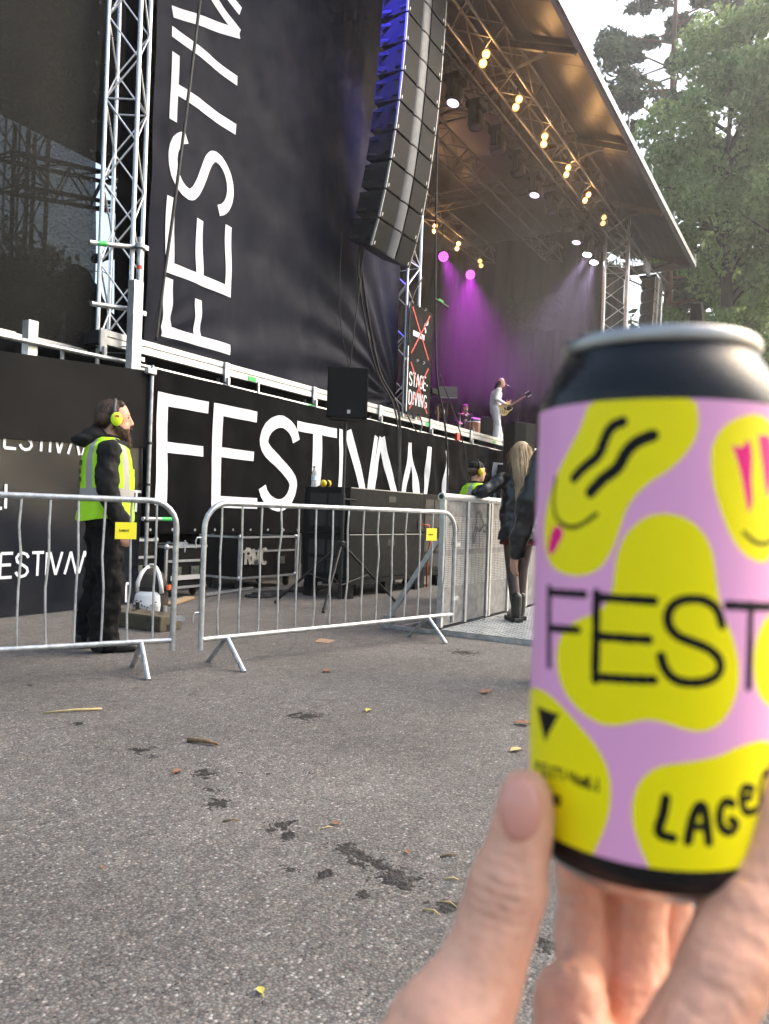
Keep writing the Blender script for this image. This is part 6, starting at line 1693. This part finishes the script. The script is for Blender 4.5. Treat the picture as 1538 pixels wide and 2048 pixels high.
# ================================================================== theatre smoke under the roof
sm = bpy.data.materials.new('theatre_smoke'); sm.use_nodes = True
nt = sm.node_tree
for n in list(nt.nodes):
    if n.type != 'OUTPUT_MATERIAL': nt.nodes.remove(n)
pv = nt.nodes.new('ShaderNodeVolumePrincipled')
pv.inputs['Color'].default_value = (.9, .9, .92, 1)
pv.inputs['Density'].default_value = .0075
pv.inputs['Anisotropy'].default_value = .25
nt.links.new(pv.outputs[0], nt.nodes['Material Output'].inputs['Volume'])
prof = [(4.75, 4.8), (4.75, 10.52), (6.6, 11.30), (9.5, 11.62), (13.0, 11.78), (16.9, 11.5), (16.9, 4.8)]
n = len(prof)
smb = MB()
V = [(13.15, y, z) for y, z in prof] + [(27.1, y, z) for y, z in prof]
smb.add(V, [tuple(range(n)), tuple(reversed(range(n, 2 * n)))] + [((i + 1) % n, i, n + i, n + (i + 1) % n) for i in range(n)])
smo = smb.build('smoke', sm)
tag(smo, 'thin stage smoke glowing orange and violet under the roof', 'smoke', kind='stuff')

# ================================================================== backlit air over the whole place
hz = bpy.data.materials.new('hazy_air'); hz.use_nodes = True
nt = hz.node_tree
for n in list(nt.nodes):
    if n.type != 'OUTPUT_MATERIAL': nt.nodes.remove(n)
pv = nt.nodes.new('ShaderNodeVolumePrincipled')
pv.inputs['Color'].default_value = (.97, .97, .97, 1)
pv.inputs['Density'].default_value = .0018
pv.inputs['Anisotropy'].default_value = .65
nt.links.new(pv.outputs[0], nt.nodes['Material Output'].inputs['Volume'])
tag(MB().bbox(-30, 75, -40, 55, -1.0, 40.0).build('haze', hz), 'thin pale backlit air around the stage and trees', 'haze', kind='stuff')

# ================================================================== litter on the asphalt
def ground_pt(px, py, z=0.0):
    d = fwd + rgt * ((px - 769) / FPX) - upv * ((py - 1024) / FPX)
    t = (z - EYE) / d.z
    return Vector((0, 0, EYE)) + d * t
M_DIRT = mat('dark_wet_dirt', (.018, .017, .015), .6, var=.4, vscale=40)
M_LEAFBROWN = mat('dry_leaf', (.20, .09, .05), .7, var=.3, vscale=50)
M_LEAFYEL = mat('yellow_leaf', (.45, .40, .08), .7, var=.2)
M_TWIG = mat('twig', (.15, .10, .05), .85, var=.3, vscale=40)
M_REED = mat('dry_reed', (.42, .33, .15), .7, var=.2, vscale=20)
dm = MB(); rnd = random.Random(9)
PATCH = [(410, 1547, .05, 60), (437, 1606, .045, 45), (420, 1580, .06, 25), (565, 1650, .05, 70), (545, 1660, .03, 25), (575, 1675, .04, 20), (685, 1695, .045, 40), (725, 1715, .05, 45), (700, 1705, .05, 20), (790, 1755, .06, 120), (760, 1730, .08, 40), (650, 1748, .03, 25), (725, 1790, .03, 25), (815, 1770, .07, 40), (895, 1810, .045, 60), (1095, 1893, .035, 50), (280, 1500, .05, 15), (300, 1515, .06, 15), (600, 1433, .12, 25), (640, 1430, .12, 20), (580, 1738, .04, 20), (420, 1615, .04, 15), (930, 1305, .10, 30), (850, 1300, .1, 15), (60, 1370, .06, 15), (160, 1445, .06, 15), (1000, 1960, .03, 15), (480, 1545, .02, 8), (540, 1548, .02, 8), (620, 1545, .03, 8)]
for (px, py, sp_, n) in PATCH:
    c = ground_pt(px, py)
    for k in range(n):
        a, rr = rnd.uniform(0, 6.283), sp_ * abs(rnd.gauss(0, .55))
        p = c + Vector((rr * math.cos(a), rr * 1.1 * math.sin(a), 0))
        s_ = rnd.uniform(.003, .008) * (1.3 if rr < sp_ * .5 else .8)
        m_ = rnd.randint(5, 7)
        z = .0016
        ring = [(p.x + s_ * rnd.uniform(.5, 1.2) * math.cos(6.283 * q / m_), p.y + s_ * rnd.uniform(.5, 1.2) * math.sin(6.283 * q / m_), z * .4) for q in range(m_)]
        dm.add(ring + [(p.x, p.y, z + .0008)], [(q, (q + 1) % m_, m_) for q in range(m_)])
for k in range(600):                                  # loose crumbs everywhere
    px, py = rnd.uniform(-40, 1100), rnd.uniform(1290, 2060) ** 1.0
    p = ground_pt(px, py); s_ = rnd.uniform(.0015, .005)
    ring = [(p.x + s_ * rnd.uniform(.5, 1.2) * math.cos(6.283 * q / 5), p.y + s_ * rnd.uniform(.5, 1.2) * math.sin(6.283 * q / 5), .0005) for q in range(5)]
    dm.add(ring + [(p.x, p.y, s_ * .5)], [(q, (q + 1) % 5, 5) for q in range(5)])
tag(dm.build('dirt_crumbs', M_DIRT), 'dark dirt crumbs scattered over the asphalt', 'dirt', kind='stuff')
def fallen_leaf(px, py, size, m, label, rot):
    p = ground_pt(px, py)
    mb = MB(); L_ = []
    for i in range(7):
        t = i / 6; w = size * .30 * math.sin(math.pi * min(1, t * .95 + .03)) ** .8
        for s_ in (-1, 0, 1):
            L_.append((t * size - size / 2, s_ * w, .005 + .10 * size * abs(s_) * (1 - t * .5) + .08 * size * math.sin(t * 3)))
    F_ = []
    for i in range(6):
        for j in range(2):
            a = i * 3 + j; F_.append((a, a + 3, a + 4, a + 1))
    c, s2 = math.cos(rot), math.sin(rot)
    mb.add([(p.x + x * c - y * s2, p.y + x * s2 + y * c, z) for x, y, z in L_], F_)
    mb.tube([(p.x - size * .5 * c, p.y - size * .5 * s2, .006), (p.x - size * .8 * c, p.y - size * .8 * s2, .004)], .0012, 5)
    one('fallen_leaf', mb, m, label, 'leaf', 'fallen leaves on the asphalt', smooth=True)
LV = [(655, 1344, .09, M_LEAFBROWN, 'brown curled leaf on the asphalt below the right barrier', .4), (972, 1387, .09, M_LEAFBROWN, 'reddish-brown leaf on the asphalt left of the can', 2.9), (737, 1423, .06, M_LEAFYEL, 'yellow leaf on the asphalt in the middle distance', .2), (355, 1546, .05, M_LEAFBROWN, 'brown leaf next to the dark dirt spot', .1), (1045, 1450, .09, M_LEAFBROWN, 'brown leaf by the left edge of the can', 1.9), (1032, 1503, .07, M_REED, 'pale narrow leaf left of the can', 2.7), (521, 1986, .03, M_LEAFYEL, 'bright yellow leaf in the near foreground', 1.0), (670, 1650, .035, M_LEAFBROWN, 'rusty leaf scrap among the dirt spots', 1.3), (815, 1707, .03, M_LEAFBROWN, 'brown leaf scrap above the largest dirt spot', .5), (205, 1738, .02, M_LEAFBROWN, 'small dark leaf at the lower left', .9)]
for a in LV: fallen_leaf(*a)
def twig(p, q, r, m, label, cat='twig'):
    a, b_ = ground_pt(*p), ground_pt(*q)
    mid = a.lerp(b_, .5) + Vector((.006, -.004, .004))
    z = Vector((0, 0, r + .001))
    one('twig', MB().tube([a + z, mid + z, b_ + z], [r, r, r * .6], 6), m, label, cat, 'twigs and straws on the asphalt', smooth=True)
twig((375, 1484), (437, 1493), .010, M_TWIG, 'thick brown stick on the asphalt')
twig((204, 1420), (85, 1428), .006, M_REED, 'long flat dry reed at the left')
twig((845, 1821), (880, 1833), .0025, M_REED, 'pale straw near the thumb')
twig((888, 1760), (918, 1762), .0025, M_REED, 'short pale straw above the thumb')
twig((880, 1805), (912, 1815), .002, M_REED, 'second pale straw beside the dirt spot near the thumb')
twig((880, 1716), (912, 1712), .003, M_TWIG, 'thin dark twig left of the thumb')
twig((445, 1645), (480, 1643), .003, M_TWIG, 'thin brown twig among the dirt spots')
twig((640, 1660), (665, 1655), .002, M_REED, 'tiny pale straw among the dirt spots')
crd = MB(); c = ground_pt(655, 1284); crd.add([(c.x - .06, c.y - .05, .004), (c.x + .09, c.y - .02, .004), (c.x + .06, c.y + .12, .012), (c.x - .08, c.y + .07, .006)], [(0, 1, 2, 3)])
one('cardboard_scrap', crd, mat('cardboard', (.32, .22, .15), .85, var=.2), 'torn piece of brown cardboard behind the right barrier', 'cardboard')

# ================================================================== beer can
CX0, CY0, CZ0, CR = 0.231, 0.0445, 0.962, 0.03325
can = thing('drink_can', (CX0, CY0, CZ0), 'pink, yellow and black drink can held up close to the camera', 'can')
M_CANBLACK = mat('gloss_black_can', (.006, .006, .007), .26, 0, var=.15, vscale=80, spec=.3)
M_CANMETAL = mat('bare_can_metal', (.36, .35, .345), .34, .9, var=.15, vscale=60)
M_PINK = mat('label_pink', (.86, .40, .66), .40, spec=.22)
M_YEL = mat('label_yellow', (.96, .82, .004), .40, spec=.22)
M_BLK = mat('label_black', (.006, .006, .007), .45, spec=.15)
M_MAG = mat('label_magenta', (.86, .008, .22), .42, spec=.22)
mm = .001
def clathe(name, prof, m, mi=0): return MB().lathe([(r * mm, z * mm) for r, z in prof], (CX0, CY0, CZ0), 96).build(name, m, can, smooth='auto')
clathe('base', [(.01, 8), (18, 4), (22.4, .6), (23.6, 0), (25, 1.0), (28.6, 3.6), (31.2, 6.0)], M_CANMETAL)
clathe('body', [(31.2, 6.0), (32.6, 8.2), (33.1, 10.2), (33.1, 129.5), (32.9, 131.5), (32.0, 134.5), (30.3, 138.2), (28.2, 141.6), (26.9, 143.6), (26.3, 145.2)], M_CANBLACK)
clathe('lid', [(26.3, 145.2), (26.9, 145.6), (27.2, 146.8), (27.1, 148.4), (26.4, 149.4), (25.4, 149.2), (24.8, 147.5), (24.4, 144.2), (22.6, 143.2), (21.8, 144.3), (.01, 144.4)], M_CANMETAL)
tb = MB()
tb.prism([(r_ * math.cos(a) * .0085 + .004, r_ * math.sin(a) * .0075) for r_, a in [(1, k * 6.283 / 20) for k in range(20)]], CZ0 + .1452, CZ0 + .1464, Matrix.Translation((CX0, CY0, 0)))
tb.build('pull_tab', M_CANMETAL, can)
def pip(P, X, Y):
    ins = np.zeros(X.shape, bool)
    n = len(P); j = n - 1
    for i in range(n):
        xi, yi = P[i]; xj, yj = P[j]
        if yi != yj:
            c = ((yi > Y) != (yj > Y)) & (X < (xj - xi) * (Y - yi) / (yj - yi) + xi)
            ins ^= c
        j = i
    return ins
def smooth_poly(P, it=2):
    for _ in range(it):
        Q = []
        for a, b_ in zip(P, P[1:] + P[:1]):
            Q += [(a[0] * .75 + b_[0] * .25, a[1] * .75 + b_[1] * .25), (a[0] * .25 + b_[0] * .75, a[1] * .25 + b_[1] * .75)]
        P = Q
    return P
def smooth_line(P, it=2):
    for _ in range(it):
        Q = [P[0]]
        for a, b_ in zip(P[:-1], P[1:]):
            Q += [(a[0] * .75 + b_[0] * .25, a[1] * .75 + b_[1] * .25), (a[0] * .25 + b_[0] * .75, a[1] * .25 + b_[1] * .75)]
        P = Q + [P[-1]]
    return P
def can_label():
    h = .22
    s_edges = np.concatenate([np.linspace(-104.45, -56, 24)[:-1], np.arange(-56, 56, h), np.linspace(56, 104.45, 24)[:-1]])
    z_edges = np.arange(13.0, 129.0 + h, h)
    ns, nz = len(s_edges), len(z_edges)
    sc_ = .5 * (s_edges + np.append(s_edges[1:], 104.45)); zc = .5 * (z_edges[:-1] + z_edges[1:])
    X, Y = np.meshgrid(sc_, zc)
    col = np.zeros(X.shape, 'i')
    code = {'Y': 1, 'K': 2, 'M': 3}
    for c, P in LABEL_POLYS:
        if len(P) > 4 : P = smooth_poly(list(P))
        col[pip(P, X, Y)] = code[c]
    for c, w, P in LABEL_STROKES:
        P = smooth_line(list(P)) if len(P) > 2 and w > .3 else P
        for (x0, y0), (x1, y1) in zip(P[:-1], P[1:]):
            dx, dy = x1 - x0, y1 - y0; L2 = dx * dx + dy * dy + 1e-9
            t = np.clip(((X - x0) * dx + (Y - y0) * dy) / L2, 0, 1)
            d = np.hypot(X - x0 - t * dx, Y - y0 - t * dy)
            col[d < w] = code[c]
    base = math.atan2(-CY0, -CX0)
    th = base + s_edges * mm / CR
    ca, sa = np.cos(th), np.sin(th)
    V = np.empty((nz, ns, 3))
    V[:, :, 0] = CX0 + CR * ca[None, :]; V[:, :, 1] = CY0 + CR * sa[None, :]; V[:, :, 2] = CZ0 + z_edges[:, None] * mm
    idx = np.arange(nz * ns).reshape(nz, ns)
    a = idx[:-1]; b_ = np.roll(idx, -1, axis=1)[:-1]; c = np.roll(idx, -1, axis=1)[1:]; d = idx[1:]
    F = np.stack([a, b_, c, d], -1).reshape(-1, 4)
    me = bpy.data.meshes.new('label')
    nf = len(F)
    me.vertices.add(nz * ns); me.vertices.foreach_set('co', V.astype('f').ravel())
    me.loops.add(nf * 4); me.loops.foreach_set('vertex_index', F.astype('i').ravel())
    me.polygons.add(nf); me.polygons.foreach_set('loop_start', np.arange(0, nf * 4, 4, dtype='i'))
    for m in (M_PINK, M_YEL, M_BLK, M_MAG): me.materials.append(m)
    me.update(calc_edges=True)
    me.polygons.foreach_set('material_index', col.ravel().astype('i'))
    me.polygons.foreach_set('use_smooth', [True] * nf)
    return link('printed_label', me, can)
can_label()

# ================================================================== the hand that holds it
def cp(px, py, d):
    return Vector((0, 0, EYE)) + (fwd + rgt * ((px - 769) / FPX) - upv * ((py - 1024) / FPX)) * d
def chain(*pts): return ('c', [(*cp(x, y, d), r) for x, y, d, r in pts])
hnd = thing('person', cp(1040, 2900, .165), 'bare hand holding up the can, thumb at the left', 'hand')
M_HAND = mat('near_skin', (.72, .37, .25), .45, var=.12, vscale=70, bump=.12, bscale=420)
hb = M_HAND.node_tree.nodes['Principled BSDF']
hb.inputs['Subsurface Weight'].default_value = .25
hb.inputs['Subsurface Radius'].default_value = (1.0, .35, .2)
hb.inputs['Subsurface Scale'].default_value = .004
E_ = [
    chain((1052, 1594, .2065, .0074), (1048, 1640, .2060, .0084), (1036, 1700, .2045, .0090), (1018, 1770, .203, .0109), (1005, 1810, .2025, .0108), (980, 1890, .2005, .0108), (955, 1960, .199, .0119), (925, 2020, .1965, .0140), (893, 2085, .193, .0165), (880, 2160, .189, .0190), (890, 2240, .186, .0205)),
    chain((1566, 1530, .205, .0078), (1548, 1630, .201, .0098), (1533, 1715, .198, .0101), (1520, 1755, .196, .0099), (1500, 1808, .194, .0111), (1452, 1930, .187, .0112), (1425, 1995, .184, .0107), (1395, 2060, .182, .0114), (1290, 2290, .182, .015)),
    chain((1163, 1620, .252, .0076), (1163, 1740, .250, .0086), (1165, 1800, .247, .0082), (1164, 1870, .244, .0090), (1164, 1930, .240, .0086)),
    chain((1164, 1940, .236, .0070), (1140, 2000, .224, .0108), (1145, 2060, .219, .0112), (1160, 2160, .210, .0135)),
    chain((1287, 1690, .247, .0080), (1283, 1800, .244, .0087), (1280, 1860, .241, .0082), (1278, 1940, .237, .0090), (1270, 2050, .228, .0096), (1245, 2210, .213, .013)),
    chain((1345, 1740, .258, .0062), (1340, 1860, .255, .0070), (1332, 1960, .250, .0076), (1318, 2060, .242, .0086), (1300, 2220, .222, .012)),
    chain((890, 2240, .186, .0205), (1050, 2380, .182, .022), (1160, 2250, .200, .0165), (1245, 2230, .205, .015), (1290, 2290, .190, .016)),
    chain((1050, 2380, .182, .024), (1150, 2420, .186, .020), (1250, 2400, .190, .017)),
    chain((960, 2480, .176, .024), (1080, 2560, .176, .022), (1200, 2520, .182, .018)),
    chain((1080, 2520, .175, .024), (1050, 2900, .162, .026), (1010, 3500, .145, .029), (960, 4600, .125, .034)),
    chain((1140, 2520, .176, .022), (1120, 2900, .164, .024), (1090, 3500, .148, .027), (1060, 4600, .13, .032)),
]
skin_o = blob('skin', E_, .0011, M_HAND, hnd, 4, .5, disp=.0004, dscale=200, world_space=True)
M_NAIL = mat('nail', (.66, .30, .23), .22)
nq = Matrix((rgt, upv, -fwd)).transposed() @ Euler((R(-10), R(-16), R(-6))).to_matrix()
MB().ell(cp(1040, 1618, .1985), (.0056, .0080, .0022), nq, 20, 12).build('thumb_nail', M_NAIL, hnd, smooth=True)
tag(hnd, kind='thing')

def creases(o, spots):
    me = o.data; n = len(me.vertices)
    co = np.empty(n * 3, 'f'); me.vertices.foreach_get('co', co); co = co.reshape(-1, 3).astype(float)
    no = np.empty(n * 3, 'f'); me.vertex_normals.foreach_get('vector', no); no = no.reshape(-1, 3)
    for (c, ax, rad, amp, wl) in spots:
        c = np.array(c); ax = np.array(ax.normalized())
        d = co - c
        fall = np.exp(-(np.linalg.norm(d, axis=1) / rad) ** 2)
        u = d @ ax
        wob = np.array([mnoise.noise(Vector(p * 260)) for p in co[fall > .02]])
        ph = np.zeros(n); ph[fall > .02] = wob * 1.6
        co -= no * (fall * amp * np.maximum(0, np.sin(u / wl * 6.283 + ph)) ** 2)[:, None]
    me.vertices.foreach_set('co', co.astype('f').ravel()); me.update()
tax = cp(1040, 1600, .206) - cp(985, 1880, .2)
iax = cp(1556, 1690, .2) - cp(1452, 1930, .187)
fax = cp(1166, 1740, .25) - cp(1171, 1940, .238)
creases(skin_o, [(cp(985, 1772, .193), tax, .0075, .0011, .0030), (cp(1000, 1800, .194), tax, .006, .0009, .0026), (cp(1500, 1775, .186), iax, .008, .0009, .0085), (cp(1400, 1970, .176), iax, .010, .0004, .007), (cp(1168, 1800, .238), fax, .007, .0008, .0042), (cp(1150, 1950, .222), fax, .009, .0012, .012), (cp(1277, 1860, .235), fax, .006, .0006, .0050), (cp(1265, 2000, .226), fax, .007, .0005, .006)])
